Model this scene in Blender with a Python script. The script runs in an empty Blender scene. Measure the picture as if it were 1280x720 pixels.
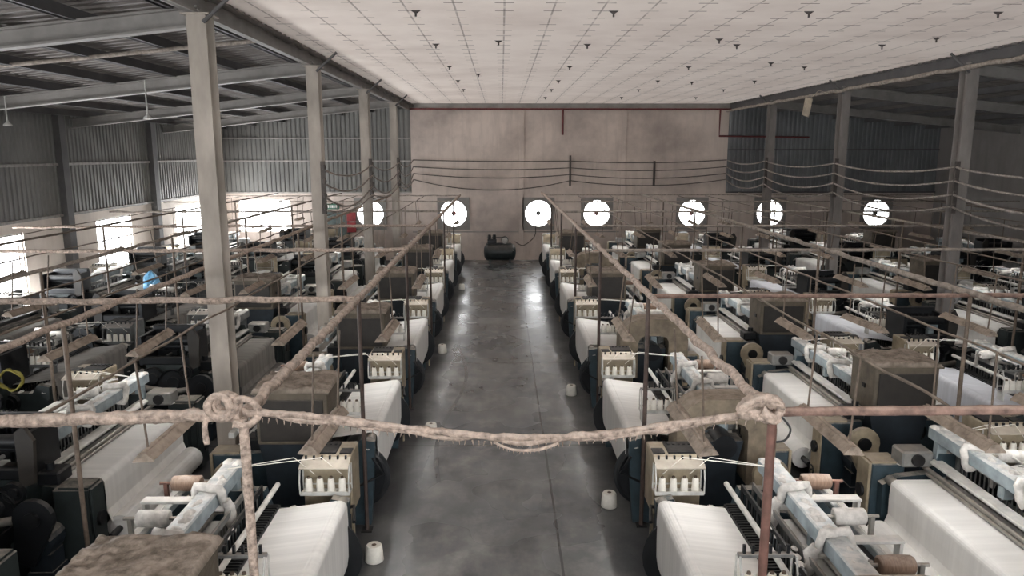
import bpy, bmesh, math, random
from mathutils import Vector, Matrix, noise
random.seed(7)
S = bpy.context.scene
COL = S.collection
PI = math.pi

# ------------------------------------------------------------------ helpers
def lin(c):
    out = []
    for v in c:
        v = v / 255.0
        out.append(v / 12.92 if v <= 0.04045 else ((v + 0.055) / 1.055) ** 2.4)
    return (*out, 1.0)

class NT:
    def __init__(self, m):
        m.use_nodes = True
        self.t = m.node_tree
        self.t.nodes.clear()
    def n(self, kind, **kw):
        nd = self.t.nodes.new(kind)
        for k, v in kw.items():
            setattr(nd, k, v)
        return nd
    def l(self, a, b):
        self.t.links.new(a, b)
    def math(self, op, a, b=None, c=None):
        nd = self.n('ShaderNodeMath', operation=op)
        for i, v in enumerate((a, b, c)):
            if v is None: continue
            if hasattr(v, 'is_output'): self.l(v, nd.inputs[i])
            else: nd.inputs[i].default_value = v
        return nd.outputs[0]
    def noise(self, vec, scale, detail=4, rough=0.6):
        nd = self.n('ShaderNodeTexNoise')
        nd.inputs['Scale'].default_value = scale
        nd.inputs['Detail'].default_value = detail
        nd.inputs['Roughness'].default_value = rough
        if vec is not None: self.l(vec, nd.inputs['Vector'])
        return nd.outputs[0]
    def rng(self, v, a, b, c=0.0, d=1.0):
        nd = self.n('ShaderNodeMapRange')
        self.l(v, nd.inputs[0])
        for i, x in enumerate((a, b, c, d)): nd.inputs[1 + i].default_value = x
        return nd.outputs[0]
    def mix(self, f, a, b):
        nd = self.n('ShaderNodeMix', data_type='RGBA')
        if hasattr(f, 'is_output'): self.l(f, nd.inputs[0])
        else: nd.inputs[0].default_value = f
        for i, v in ((6, a), (7, b)):
            if hasattr(v, 'is_output'): self.l(v, nd.inputs[i])
            else: nd.inputs[i].default_value = v
        return nd.outputs[2]
    def scaled(self, vec, s):
        nd = self.n('ShaderNodeMapping')
        nd.inputs['Scale'].default_value = s
        self.l(vec, nd.inputs['Vector'])
        return nd.outputs[0]
    def out(self, shader):
        o = self.n('ShaderNodeOutputMaterial')
        self.l(shader, o.inputs[0])

DUST = (176, 166, 154)
def mat(name, rgb, rough=0.6, metal=0.0, dust=0.0, dustrgb=DUST, nscale=5.0, var=0.18, bump=0.0, bscale=40, stretch=(1, 1, 1), rnd=0.1):
    m = bpy.data.materials.new(name)
    t = NT(m)
    tc = t.n('ShaderNodeTexCoord').outputs['Object']
    v = t.scaled(tc, stretch)
    n1 = t.noise(v, nscale)
    info = t.n('ShaderNodeObjectInfo').outputs['Random']
    base = lin(rgb)
    dark = tuple(c * (1 - 2.2 * var) for c in base[:3]) + (1,)
    lite = tuple(min(1, c * (1 + var)) for c in base[:3]) + (1,)
    col = t.mix(t.rng(n1, 0.3, 0.7), dark, lite)
    if rnd:
        hs = t.n('ShaderNodeHueSaturation')
        t.l(t.rng(info, 0, 1, 1 - rnd, 1 + rnd), hs.inputs['Value'])
        t.l(col, hs.inputs['Color'])
        col = hs.outputs[0]
    if dust:
        nz = t.n('ShaderNodeSeparateXYZ')
        t.l(t.n('ShaderNodeNewGeometry').outputs['Normal'], nz.inputs[0])
        up = t.rng(nz.outputs[2], 0.25, 0.9)
        pt = t.rng(t.noise(tc, 7.0, 5, 0.7), 0.30, 0.60)
        f = t.math('MULTIPLY', t.math('MULTIPLY', up, pt), dust)
        col = t.mix(f, col, lin(dustrgb))
    p = t.n('ShaderNodeBsdfPrincipled')
    t.l(col, p.inputs['Base Color'])
    p.inputs['Roughness'].default_value = rough
    p.inputs['Metallic'].default_value = metal
    if bump:
        b = t.n('ShaderNodeBump')
        b.inputs['Strength'].default_value = bump
        b.inputs['Distance'].default_value = 0.01
        t.l(t.noise(v, bscale), b.inputs['Height'])
        t.l(b.outputs[0], p.inputs['Normal'])
    t.out(p.outputs[0])
    return m

M = {}
M['teal'] = mat('machine_blue_paint', (50, 66, 74), 0.5, dust=0.75)
M['navy'] = mat('machine_dark_blue_paint', (32, 40, 47), 0.5, dust=0.6)
M['green'] = mat('machine_dark_green_paint', (42, 49, 49), 0.5, dust=0.6)
M['pale'] = mat('pale_blue_painted_steel', (146, 157, 161), 0.45, dust=0.9, dustrgb=(214, 211, 206))
M['white'] = mat('off_white_painted_steel', (200, 199, 194), 0.5, dust=0.6, dustrgb=(205, 198, 190))
M['beige'] = mat('beige_painted_casing', (158, 145, 123), 0.5, dust=0.5)
M['brown'] = mat('dusty_brown_casing', (100, 91, 78), 0.65, dust=0.95, dustrgb=(172, 159, 147), bump=1.0, bscale=18)
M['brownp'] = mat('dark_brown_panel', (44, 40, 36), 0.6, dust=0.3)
M['cream'] = mat('cream_painted_hood', (172, 164, 150), 0.55, dust=0.5)
M['iron'] = mat('black_greasy_iron', (30, 32, 35), 0.45, 0.3, dust=0.4, dustrgb=(110, 106, 102))
M['black'] = mat('black_plastic', (22, 22, 24), 0.4)
M['steel'] = mat('worn_steel_tube', (150, 146, 140), 0.4, 0.5, dust=0.6)
M['reed'] = mat('grey_dusty_reed', (104, 102, 98), 0.6, dust=0.4, stretch=(1, 60, 1), nscale=3)
M['alu'] = mat('dull_aluminium', (140, 140, 138), 0.4, 0.4, dust=0.6)
M['warp'] = mat('white_warp_yarn', (226, 224, 220), 0.8, nscale=2.0, var=0.05, stretch=(0.25, 9, 0.25), rnd=0.05)
M['warpgrey'] = mat('blue_grey_warp_yarn', (196, 198, 204), 0.8, nscale=2.0, var=0.06, stretch=(0.25, 9, 0.25), rnd=0.05)
M['cloth'] = mat('white_woven_cloth', (226, 224, 220), 0.85, nscale=1.5, var=0.05, stretch=(0.4, 5, 0.4), rnd=0.05)
M['rag'] = mat('off_white_rag', (214, 210, 204), 0.95, nscale=9, bump=0.5)
M['yarn'] = mat('white_yarn', (230, 226, 216), 0.9, nscale=20, var=0.05, rnd=0.04)
M['core'] = mat('brown_cone_paper', (96, 82, 70), 0.8)
M['yarnbrown'] = mat('brown_yarn_roll', (134, 110, 94), 0.9, nscale=10, stretch=(12, 1, 1), dust=0.6, dustrgb=(190, 176, 164))
M['lint'] = mat('lint_covered_pipe', (184, 165, 151), 0.95, nscale=22, var=0.32, bump=1.0, bscale=60, dust=0.6, dustrgb=(222, 208, 196))
M['lintrail'] = mat('lint_covered_rail', (168, 157, 147), 0.9, nscale=12, var=0.25, bump=0.8, dust=0.4)
M['rust'] = mat('rusty_brown_steel', (110, 78, 68), 0.7, nscale=8, var=0.2, dust=0.5, dustrgb=(168, 140, 122))
M['postm'] = mat('grey_brown_steel_post', (112, 98, 86), 0.7, nscale=9, var=0.2, dust=0.5)
M['darkpost'] = mat('dark_brown_steel_post', (78, 64, 58), 0.65, nscale=9, var=0.2, dust=0.5)
M['rustlint'] = mat('linty_brown_steel', (134, 108, 97), 0.8, nscale=12, var=0.25, dust=0.7, dustrgb=(180, 158, 144), bump=0.6)
M['dustbeige'] = mat('dusty_beige_casting', (126, 114, 97), 0.7, nscale=6, var=0.2, dust=0.95, dustrgb=(170, 156, 142), bump=0.5)
M['trough'] = mat('dusty_lamp_reflector', (156, 142, 128), 0.85, nscale=9, var=0.25, bump=0.8, dust=0.6, dustrgb=(190, 174, 160))
M['tube'] = mat('white_glass_tube', (220, 220, 216), 0.25)
def lamp_mat():
    m = bpy.data.materials.new('glowing_lamp_tube'); t = NT(m)
    e = t.n('ShaderNodeEmission'); e.inputs[0].default_value = (0.96, 0.985, 1.0, 1); e.inputs[1].default_value = 52.0
    t.out(e.outputs[0]); return m
M['lamptube'] = lamp_mat()
M['column'] = mat('dusty_painted_column', (170, 161, 151), 0.75, nscale=2.2, var=0.16, stretch=(1, 1, 0.4), rnd=0.04)
M['columnshaded'] = mat('dusty_column_shaded', (138, 132, 128), 0.75, nscale=2.2, var=0.16, stretch=(1, 1, 0.4), rnd=0.04)  # same dusty column paint, with this side's weaker light darkened into the colour
M['greycloth'] = mat('dust_grey_cloth', (128, 124, 119), 0.9, nscale=3, var=0.15, stretch=(0.4, 4, 0.4))
M['greybeam'] = mat('dull_grey_beam', (92, 94, 94), 0.55, dust=0.9, dustrgb=(158, 152, 146))
M['roofsteel'] = mat('grey_roof_steel', (140, 136, 132), 0.6, nscale=2, var=0.12, dust=0.0, rnd=0.06)
M['purlin'] = mat('dark_roof_purlin', (92, 90, 90), 0.7, nscale=2, var=0.12, rnd=0.06)
M['roof'] = mat('dull_roof_sheet', (128, 122, 118), 0.7, nscale=0.8, var=0.15, stretch=(1, 6, 1))
M['clad'] = mat('grey_blue_wall_sheet', (120, 119, 116), 0.55, nscale=0.6, var=0.14, rnd=0)
M['girt'] = mat('light_grey_girt', (160, 156, 151), 0.6, dust=0.7)
M['red'] = mat('dark_red_paint', (104, 44, 44), 0.5, dust=0.3)
M['redboard'] = mat('red_board', (150, 52, 54), 0.6)
M['signgreen'] = mat('green_sign', (40, 100, 78), 0.5)
M['cable'] = mat('dusty_dark_cable', (84, 78, 74), 0.8, dust=0.7)
M['cablelint'] = mat('lint_covered_cable', (160, 151, 144), 0.95, nscale=14, var=0.25)
M['tank'] = mat('dark_green_black_paint', (34, 42, 44), 0.4, dust=0.3)
M['bluebag'] = mat('light_blue_plastic', (96, 150, 186), 0.35, nscale=8)
M['yellow'] = mat('dull_yellow_hose', (128, 120, 52), 0.5)
M['winframe'] = mat('white_window_frame', (214, 210, 204), 0.5)
M['doorm'] = mat('grey_green_door', (84, 96, 94), 0.5)
M['hook'] = mat('dark_ceiling_bracket', (64, 58, 56), 0.7)
M['card'] = mat('off_white_card', (190, 178, 160), 0.8)

def wall_mat(name, rgb, stain, sc=0.35, mid=(0.42, 0.66), streak=0.5):
    m = bpy.data.materials.new(name); t = NT(m)
    tc = t.n('ShaderNodeTexCoord').outputs['Object']
    a = t.noise(tc, sc, 6, 0.62)
    b = t.noise(t.scaled(tc, (2.5, 2.5, 0.35)), 1.2, 5, 0.65)
    c1 = t.mix(t.rng(a, *mid), lin(rgb), lin(stain))
    c2 = t.mix(t.math('MULTIPLY', t.rng(b, 0.5, 0.75), streak), c1, lin(stain))
    p = t.n('ShaderNodeBsdfPrincipled'); p.inputs['Roughness'].default_value = 0.85
    t.l(c2, p.inputs['Base Color'])
    t.out(p.outputs[0]); return m
M['concrete'] = wall_mat('stained_rendered_wall', (212, 198, 188), (164, 152, 145))
M['plaster'] = wall_mat('cream_plaster_wall', (232, 222, 213), (206, 195, 186), 0.5)
M['greywall'] = wall_mat('grey_rendered_wall', (142, 136, 133), (116, 112, 110), 0.3)

def floor_mat():
    m = bpy.data.materials.new('worn_polished_concrete'); t = NT(m)
    tc = t.n('ShaderNodeTexCoord').outputs['Object']
    sp = t.n('ShaderNodeSeparateXYZ'); t.l(tc, sp.inputs[0])
    x, y = sp.outputs[0], sp.outputs[1]
    big = t.noise(tc, 0.45, 3, 0.5)
    fine = t.noise(tc, 2.4, 8, 0.68)
    wob = t.math('MULTIPLY', t.math('SUBTRACT', t.noise(tc, 0.8, 4), 0.5), 0.9)
    # oily dirt worked into the concrete beneath and beside the machines; the walked aisle stays polished
    ax = t.math('ABSOLUTE', t.math('SUBTRACT', x, 0.05))
    oil = t.rng(t.math('ADD', ax, wob), 1.2, 1.85)
    c = t.mix(t.rng(big, 0.32, 0.68), lin((84, 88, 92)), lin((136, 136, 134)))
    c = t.mix(t.math('MULTIPLY', t.rng(fine, 0.48, 0.7), 0.45), c, lin((166, 163, 158)))
    c = t.mix(t.math('MULTIPLY', t.rng(t.noise(t.scaled(tc, (1.0, 0.6, 1)), 1.5, 6, 0.6), 0.40, 0.66), 0.75), c, lin((44, 48, 52)))
    # one dark wheel trail that wanders along the aisle
    trail = t.math('ABSOLUTE', t.math('SUBTRACT', x, t.math('ADD', -0.95, t.math('MULTIPLY', t.math('SINE', t.math('MULTIPLY', y, 0.9)), 0.16))))
    tr = t.math('MULTIPLY', t.math('MULTIPLY', t.math('LESS_THAN', trail, 0.035), t.math('LESS_THAN', y, 19.5)), t.math('GREATER_THAN', y, 10.5))
    c = t.mix(t.math('MULTIPLY', tr, 0.55), c, lin((48, 48, 50)))
    c = t.mix(t.math('MULTIPLY', oil, 0.85), c, lin((42, 42, 44)))
    # saw-cut joints
    jx = t.math('LESS_THAN', t.math('ABSOLUTE', t.math('SUBTRACT', x, t.math('ADD', 0.72, t.math('MULTIPLY', wob, 0.03)))), 0.016)
    jy = t.math('LESS_THAN', t.math('ABSOLUTE', t.math('SUBTRACT', t.math('FRACT', t.math('MULTIPLY', t.math('ADD', y, 0.55), 1 / 5.0)), 0.5)), 0.004)
    j = t.math('MAXIMUM', jx, jy)
    c = t.mix(t.math('MULTIPLY', j, 0.85), c, lin((30, 30, 32)))
    p = t.n('ShaderNodeBsdfPrincipled')
    t.l(c, p.inputs['Base Color'])
    p.inputs['IOR'].default_value = 1.62
    r = t.math('ADD', t.rng(t.noise(tc, 0.7, 2, 0.5), 0.3, 0.7, 0.19, 0.33), t.math('MULTIPLY', oil, 0.3))
    t.l(r, p.inputs['Roughness'])
    t.out(p.outputs[0]); return m
M['floor'] = floor_mat()

def ceiling_mat():
    m = bpy.data.materials.new('stitched_translucent_ceiling_sheet'); t = NT(m)
    tc = t.n('ShaderNodeTexCoord').outputs['Object']
    sp = t.n('ShaderNodeSeparateXYZ'); t.l(tc, sp.inputs[0])
    x, y = sp.outputs[0], sp.outputs[1]
    fx = t.math('ABSOLUTE', t.math('SUBTRACT', t.math('FRACT', t.math('MULTIPLY', t.math('ADD', x, 20.3), 1 / 0.74)), 0.5))
    fy = t.math('ABSOLUTE', t.math('SUBTRACT', t.math('FRACT', t.math('MULTIPLY', t.math('ADD', y, 20.0), 1 / 0.62)), 0.5))
    brk = t.noise(t.scaled(tc, (1, 1.0, 1)), 2.2, 2)
    seam = t.math('MULTIPLY', t.math('LESS_THAN', fx, 0.02), t.rng(brk, 0.40, 0.52, 0.15, 0.6))
    tie = t.math('MULTIPLY', t.math('MULTIPLY', t.math('LESS_THAN', fx, 0.19), t.math('LESS_THAN', fy, 0.03)), t.rng(t.noise(tc, 1.7, 2), 0.34, 0.46, 0.2, 1.0))
    lines = t.math('MAXIMUM', seam, tie)
    st = t.noise(tc, 0.5, 5, 0.6)
    c = t.mix(t.rng(st, 0.4, 0.7), lin((222, 211, 203)), lin((206, 193, 185)))
    c = t.mix(t.math('MULTIPLY', lines, 0.9), c, lin((84, 76, 73)))
    d = t.n('ShaderNodeBsdfDiffuse'); t.l(c, d.inputs[0])
    tr = t.n('ShaderNodeBsdfTranslucent'); t.l(c, tr.inputs[0])
    mx = t.n('ShaderNodeMixShader'); mx.inputs[0].default_value = TRANS
    t.l(d.outputs[0], mx.inputs[1]); t.l(tr.outputs[0], mx.inputs[2])
    t.out(mx.outputs[0]); return m
TRANS = 0.038
M['ceiling'] = ceiling_mat()

def glass_mat():
    m = bpy.data.materials.new('thin_window_glass'); t = NT(m)
    a = t.n('ShaderNodeBsdfTransparent'); a.inputs[0].default_value = (0.95, 0.95, 0.95, 1)
    g = t.n('ShaderNodeBsdfGlossy'); g.inputs['Roughness'].default_value = 0.05
    mx = t.n('ShaderNodeMixShader'); mx.inputs[0].default_value = 0.06
    t.l(a.outputs[0], mx.inputs[1]); t.l(g.outputs[0], mx.inputs[2])
    t.out(mx.outputs[0]); return m
M['glass'] = glass_mat()

# ------------------------------------------------------------------ mesh building
class MB:
    """collects shapes into one mesh; sx = -1 mirrors x"""
    def __init__(self, sx=1):
        self.v, self.f, self.sm, self.mi, self.sx = [], [], [], [], sx
    def add(self, vs, fs, smooth=False, mi=0):
        o = len(self.v); s = self.sx
        self.v += [(s * a, b, c) for a, b, c in vs]
        for f in fs:
            f = [o + i for i in f]
            self.f.append(f[::-1] if s < 0 else f)
            self.sm.append(smooth); self.mi.append(mi)
        return self
    def box(self, x0, x1, y0, y1, z0, z1, mi=0):
        x0, x1 = min(x0, x1), max(x0, x1); y0, y1 = min(y0, y1), max(y0, y1); z0, z1 = min(z0, z1), max(z0, z1)
        vs = [(x0, y0, z0), (x1, y0, z0), (x1, y1, z0), (x0, y1, z0), (x0, y0, z1), (x1, y0, z1), (x1, y1, z1), (x0, y1, z1)]
        return self.add(vs, [(3, 2, 1, 0), (4, 5, 6, 7), (0, 1, 5, 4), (1, 2, 6, 5), (2, 3, 7, 6), (3, 0, 4, 7)], mi=mi)
    def cbox(self, x0, x1, y0, y1, z0, z1, b=0.02, mi=0, seg=1):
        bm = bmesh.new()
        bmesh.ops.create_cube(bm, size=1)
        for v in bm.verts:
            v.co = Vector(((x0 + x1) / 2 + v.co.x * (x1 - x0), (y0 + y1) / 2 + v.co.y * (y1 - y0), (z0 + z1) / 2 + v.co.z * (z1 - z0)))
        bmesh.ops.bevel(bm, geom=bm.edges[:], offset=b, segments=seg, affect='EDGES', profile=0.5)
        bmesh.ops.recalc_face_normals(bm, faces=bm.faces[:])
        bm.verts.index_update()
        self.add([tuple(v.co) for v in bm.verts], [[v.index for v in f.verts] for f in bm.faces], mi=mi)
        bm.free(); return self
    def prism_uz(self, pts, y0, y1, mi=0):
        """polygon in x,z extruded along y"""
        n = len(pts)
        area = sum(pts[i][0] * pts[(i + 1) % n][1] - pts[(i + 1) % n][0] * pts[i][1] for i in range(n))
        if area < 0: pts = pts[::-1]
        vs = [(a, y0, c) for a, c in pts] + [(a, y1, c) for a, c in pts]
        fs = [list(range(n)), list(range(2 * n - 1, n - 1, -1))]
        for i in range(n):
            j = (i + 1) % n
            fs.append((j, i, n + i, n + j))
        return self.add(vs, fs, mi=mi)
    def tube(self, pts, r, n=8, caps=True, mi=0, smooth=True, jitter=0.0, seed=0, rs=None):
        pts = [Vector(p) for p in pts]
        rings = []; k = len(pts)
        prev = None
        for i, p in enumerate(pts):
            d = (pts[min(i + 1, k - 1)] - pts[max(i - 1, 0)])
            d = d.normalized() if d.length > 1e-9 else Vector((0, 0, 1))
            if prev is None:
                a = d.cross(Vector((0, 0, 1)))
                if a.length < 1e-3: a = d.cross(Vector((1, 0, 0)))
                a.normalize()
            else:
                a = (prev - d * prev.dot(d)).normalized()
            prev = a; b = d.cross(a)
            ring = []
            for j in range(n):
                t = 2 * PI * j / n
                rr = rs[i] if rs else r
                if jitter:
                    rr *= 1 + jitter * (noise.noise(Vector((p.x * 9 + seed, p.y * 9, p.z * 9 + j * 1.7))) + 0.5 * noise.noise(Vector((p.x * 31, p.y * 31 + seed, p.z * 31 + j * 3.1))))
                ring.append(tuple(p + (a * math.cos(t) + b * math.sin(t)) * rr))
            rings.append(ring)
        vs = [q for r_ in rings for q in r_]
        fs = []
        for i in range(k - 1):
            for j in range(n):
                j2 = (j + 1) % n
                fs.append((i * n + j, i * n + j2, (i + 1) * n + j2, (i + 1) * n + j))
        self.add(vs, fs, smooth, mi)
        if caps:
            self.add(rings[0], [list(range(n))[::-1]], False, mi); self.add(rings[-1], [list(range(n))], False, mi)
        return self
    def cyl(self, p0, p1, r, n=12, mi=0, r1=None):
        return self.tube([p0, p1], r, n, True, mi, rs=[r, r if r1 is None else r1])
    def lathe_y(self, x, z, prof, n=24, mi=0):
        """prof: [(y, r)] around the y axis through x, z"""
        vs = []
        for y, r in prof:
            for j in range(n):
                t = 2 * PI * j / n
                vs.append((x + r * math.cos(t), y, z + r * math.sin(t)))
        fs = []
        for i in range(len(prof) - 1):
            for j in range(n):
                j2 = (j + 1) % n
                fs.append((i * n + j, (i + 1) * n + j, (i + 1) * n + j2, i * n + j2))
        self.add(vs, fs, False, mi)
        k = len(prof)
        self.add(vs[:n], [list(range(n))], False, mi); self.add(vs[(k - 1) * n:], [list(range(n))[::-1]], False, mi)
        return self
    def lathe_z(self, x, y, prof, n=14, mi=0, smooth=True):
        vs = []
        for z, r in prof:
            for j in range(n):
                t = 2 * PI * j / n
                vs.append((x + r * math.cos(t), y + r * math.sin(t), z))
        fs = []
        for i in range(len(prof) - 1):
            for j in range(n):
                j2 = (j + 1) % n
                fs.append((i * n + j, i * n + j2, (i + 1) * n + j2, (i + 1) * n + j))
        self.add(vs, fs, smooth, mi)
        k = len(prof)
        self.add(vs[:n], [list(range(n))[::-1]], False, mi); self.add(vs[(k - 1) * n:], [list(range(n))], False, mi)
        return self
    def ribbon(self, prof, y0, y1, th=0.008, mi=0, ny=1, wob=0.0):
        """a sheet following prof [(x, z)], of thickness th"""
        k = len(prof); out = []
        for i in range(k):
            a = Vector(prof[max(i - 1, 0)]); b = Vector(prof[min(i + 1, k - 1)])
            d = (b - a).normalized(); nrm = Vector((-d.y, d.x))
            out.append((prof[i][0] + nrm.x * th, prof[i][1] + nrm.y * th))
        vs = []; fs = []
        for side, P in ((0, prof), (1, out)):
            for q in range(ny + 1):
                y = y0 + (y1 - y0) * q / ny
                for (a, c) in P:
                    dz = wob * noise.noise(Vector((a * 3, y * 4, side * 0.0))) if wob else 0
                    vs.append((a, y, c + dz))
        L = k * (ny + 1)
        for q in range(ny):
            for i in range(k - 1):
                a, b, c, d = q * k + i, q * k + i + 1, (q + 1) * k + i + 1, (q + 1) * k + i
                fs.append((a, b, c, d)); fs.append((L + d, L + c, L + b, L + a))
        for q in range(ny):
            for i in (0, k - 1):
                a, d = q * k + i, (q + 1) * k + i
                fs.append((a, d, L + d, L + a) if i == 0 else (d, a, L + a, L + d))
        for q in (0, ny):
            for i in range(k - 1):
                a, b = q * k + i, q * k + i + 1
                fs.append((b, a, L + a, L + b) if q == 0 else (a, b, L + b, L + a))
        return self.add(vs, fs, False, mi)
    def build(self, name, mats, parent=None, loc=None):
        me = bpy.data.meshes.new(name)
        me.from_pydata(self.v, [], self.f)
        for m in (mats if isinstance(mats, (list, tuple)) else [mats]): me.materials.append(m)
        me.polygons.foreach_set('use_smooth', self.sm)
        me.polygons.foreach_set('material_index', self.mi)
        me.update()
        o = bpy.data.objects.new(name, me)
        COL.objects.link(o)
        if parent is not None: o.parent = parent
        if loc is not None: o.location = loc
        return o

def tag(o, label=None, cat=None, group=None, kind=None):
    if label: o['label'] = label
    if cat: o['category'] = cat
    if group: o['group'] = group
    if kind: o['kind'] = kind
    return o

def empty(name, loc=(0, 0, 0)):
    o = bpy.data.objects.new(name, None); COL.objects.link(o)
    o.location = loc; o.empty_display_size = 0.2
    return o

CH = {}
def index_children():
    CH.clear()
    for o in bpy.data.objects:
        if o.parent: CH.setdefault(o.parent, []).append(o)
def dup(o, loc, skip=(), parent=None):
    c = o.copy(); COL.objects.link(c)
    if parent is not None: c.parent = parent
    else: c.location = loc
    for ch in CH.get(o, []):
        if ch.name.split('.')[0] in skip: continue
        dup(ch, None, skip, c)
    return c

ORD = ['first', 'second', 'third', 'fourth', 'fifth', 'sixth', 'seventh', 'eighth', 'ninth']
def struct(mb, name, m, label=None):
    return tag(mb.build(name, m), label, None, None, 'structure')

# ------------------------------------------------------------------ the building
XL, XR, YF, YN = -12.75, 19.8, 34.0, -5.0
NL, NR, HC, HE = -4.06, 10.2, 7.02, 6.05        # nave edges, ceiling height, outer eave height
COLY = [4.5, 10.58, 16.72, 22.75, 28.78]

struct(MB().box(XL - 0.3, XR + 0.3, YN - 0.3, YF + 0.3, -0.2, 0.0), 'floor', M['floor'])
struct(MB().add([(NL, YN, HC), (NR, YN, HC), (NR, YF, HC), (NL, YF, HC)], [(3, 2, 1, 0)]), 'ceiling', M['ceiling'])

def wall_grid(mb, us, zs, holes, place):
    """cells between the sorted cuts us x zs, minus the holes; place(u0,u1,z0,z1) adds a box"""
    for i in range(len(us) - 1):
        for k in range(len(zs) - 1):
            cu, cz = (us[i] + us[i + 1]) / 2, (zs[k] + zs[k + 1]) / 2
            if any(h[0] < cu < h[1] and h[2] < cz < h[3] for h in holes): continue
            place(us[i], us[i + 1], zs[k], zs[k + 1])

# left wall with its windows
WINY = [(-0.9, 1.5), (5.2, 7.6), (11.4, 13.8), (17.5, 19.95), (23.55, 25.8), (29.35, 31.9)]
WZ = (1.15, 2.8)
def left_wall():
    mb = MB()
    us = sorted([YN, YF] + [v for w in WINY for v in w])
    wall_grid(mb, us, [0, WZ[0], WZ[1], 3.1], [(a, b, *WZ) for a, b in WINY], lambda a, b, c, d: mb.box(XL - 0.2, XL, a, b, c, d))
    return mb
struct(left_wall(), 'wall_left', M['plaster'])

def corrugated(mb, horiz, fixed, a0, a1, z0, z1f, depth=0.035, pitch=0.2, sgn=1):
    """vertical trapezoid sheet. horiz 'y' runs along y at x = fixed; 'x' along x at y = fixed. z1f(a) top height"""
    prof = []
    n = int((a1 - a0) / pitch)
    for i in range(n):
        s = a0 + i * pitch
        prof += [(s, 0), (s + pitch * .3, 0), (s + pitch * .42, depth), (s + pitch * .88, depth)]
    prof.append((a1, 0))
    vs = []
    for s, d in prof:
        p = (fixed + sgn * d, s) if horiz == 'y' else (s, fixed + sgn * d)
        vs += [(*p, z0), (*p, z1f(s))]
    fs = [(2 * i, 2 * i + 1, 2 * i + 3, 2 * i + 2) for i in range(len(prof) - 1)]
    mb.add(vs, fs)
    # back skin so the sheet is opaque from outside
    if horiz == 'y': mb.box(fixed - sgn * 0.06, fixed - sgn * 0.02, a0, a1, z0, z1f(a0))
    else:
        b0, b1 = fixed - sgn * 0.06, fixed - sgn * 0.02
        mb.add([(a0, b0, z0), (a1, b0, z0), (a1, b0, z1f(a1)), (a0, b0, z1f(a0)), (a0, b1, z0), (a1, b1, z0), (a1, b1, z1f(a1)), (a0, b1, z1f(a0))],
               [(0, 1, 2, 3), (7, 6, 5, 4), (0, 4, 5, 1), (3, 2, 6, 7), (0, 3, 7, 4), (1, 5, 6, 2)])
    return mb
struct(corrugated(MB(), 'y', XL, YN, YF, 3.1, lambda s: HE), 'wall_left_cladding', M['clad'])
roofl = lambda x: HE + (HC - HE) * (x - XL) / (NL - XL)
roofr = lambda x: HE + (HC - HE) * (XR - x) / (XR - NR)
struct(corrugated(MB(), 'x', YF, XL, NL, 3.1, roofl, sgn=-1), 'wall_far_cladding', M['clad'])
struct(corrugated(MB(), 'x', YF, NR, XR, 3.1, roofr, sgn=-1), 'wall_far_cladding', mat('slate_wall_sheet', (122, 124, 126), 0.55, nscale=0.6, var=0.14, rnd=0))

# far wall: fan openings, one window
FANX = [-5.97, -2.19, 1.68, 4.35, 8.71, 12.28, 17.19]
FZ, FH = 2.14, 0.66
FW = (-11.95, -9.55, 1.3, 2.78)
def far_wall():
    mb = MB()
    holes = [(x - FH, x + FH, FZ - FH, FZ + FH) for x in FANX] + [FW]
    us = sorted([XL, XR] + [v for h in holes for v in h[:2]])
    zs = sorted(set([0, FZ - FH, FZ + FH, FW[2], FW[3], 3.1]))
    wall_grid(mb, us, zs, holes, lambda a, b, c, d: mb.box(a, b, YF, YF + 0.2, c, d))
    mb.box(NL, NR, YF, YF + 0.2, 3.1, HC)
    return mb
struct(far_wall(), 'wall_far', M['concrete'])
struct(MB().box(XR, XR + 0.2, YN, YF, 0, HE), 'wall_right', M['greywall'])
FILLWIN = [(-3.4, 0.9), (1.2, 5.2), (5.5, 9.6)]; FILLZ = (2.6, 6.6)  # unseen windows added behind the camera as a daylight source
def rear_wall():
    mb = MB()
    us = sorted([XL, XR] + [v for w in FILLWIN for v in w])
    wall_grid(mb, us, [0, FILLZ[0], FILLZ[1], HC], [(a, b, *FILLZ) for a, b in FILLWIN], lambda a, b, c, d: mb.box(a, b, YN - 0.2, YN, c, d))
    return mb
struct(rear_wall(), 'wall_rear', M['greywall'])
for i, x in enumerate((0.9, 5.5)):
    struct(MB().cbox(x - 0.12, x + 0.12, YF - 0.05, YF, 0, HC, 0.01), 'trim_%d' % (i + 1), M['concrete'])
struct(MB().box(NL, NR, YF - 0.12, YF, HC - 0.2, HC), 'trim_3', M['roofsteel'])
struct(MB().box(NL, NR, YF - 0.03, YF, 1.28, 1.33), 'trim_4', M['roofsteel'])
k = 5
for y in (9.8, 15.8, 21.88, 27.52):
    struct(MB().box(XL, XL + 0.22, y - 0.15, y + 0.15, 0, HE), 'trim_%d' % k, M['purlin']); k += 1
for y in (14.0, 20.2, 26.4, 32.4):
    struct(MB().box(XR - 0.12, XR, y - 0.15, y + 0.15, 0, HE), 'trim_%d' % k, M['greywall']); k += 1
for z in (3.1, 4.55):
    struct(MB().box(XL, XL + 0.09, YN, YF, z - 0.035, z + 0.035), 'trim_%d' % k, M['girt']); k += 1
for z in (3.1, 4.5, 5.5):
    struct(MB().box(XL, NL, YF - 0.09, YF, z - 0.03, z + 0.03), 'trim_%d' % k, M['girt']); k += 1
for z in (3.1, 5.0):
    struct(MB().box(NR, XR, YF - 0.09, YF, z - 0.03, z + 0.03), 'trim_%d' % k, M['purlin']); k += 1
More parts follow.
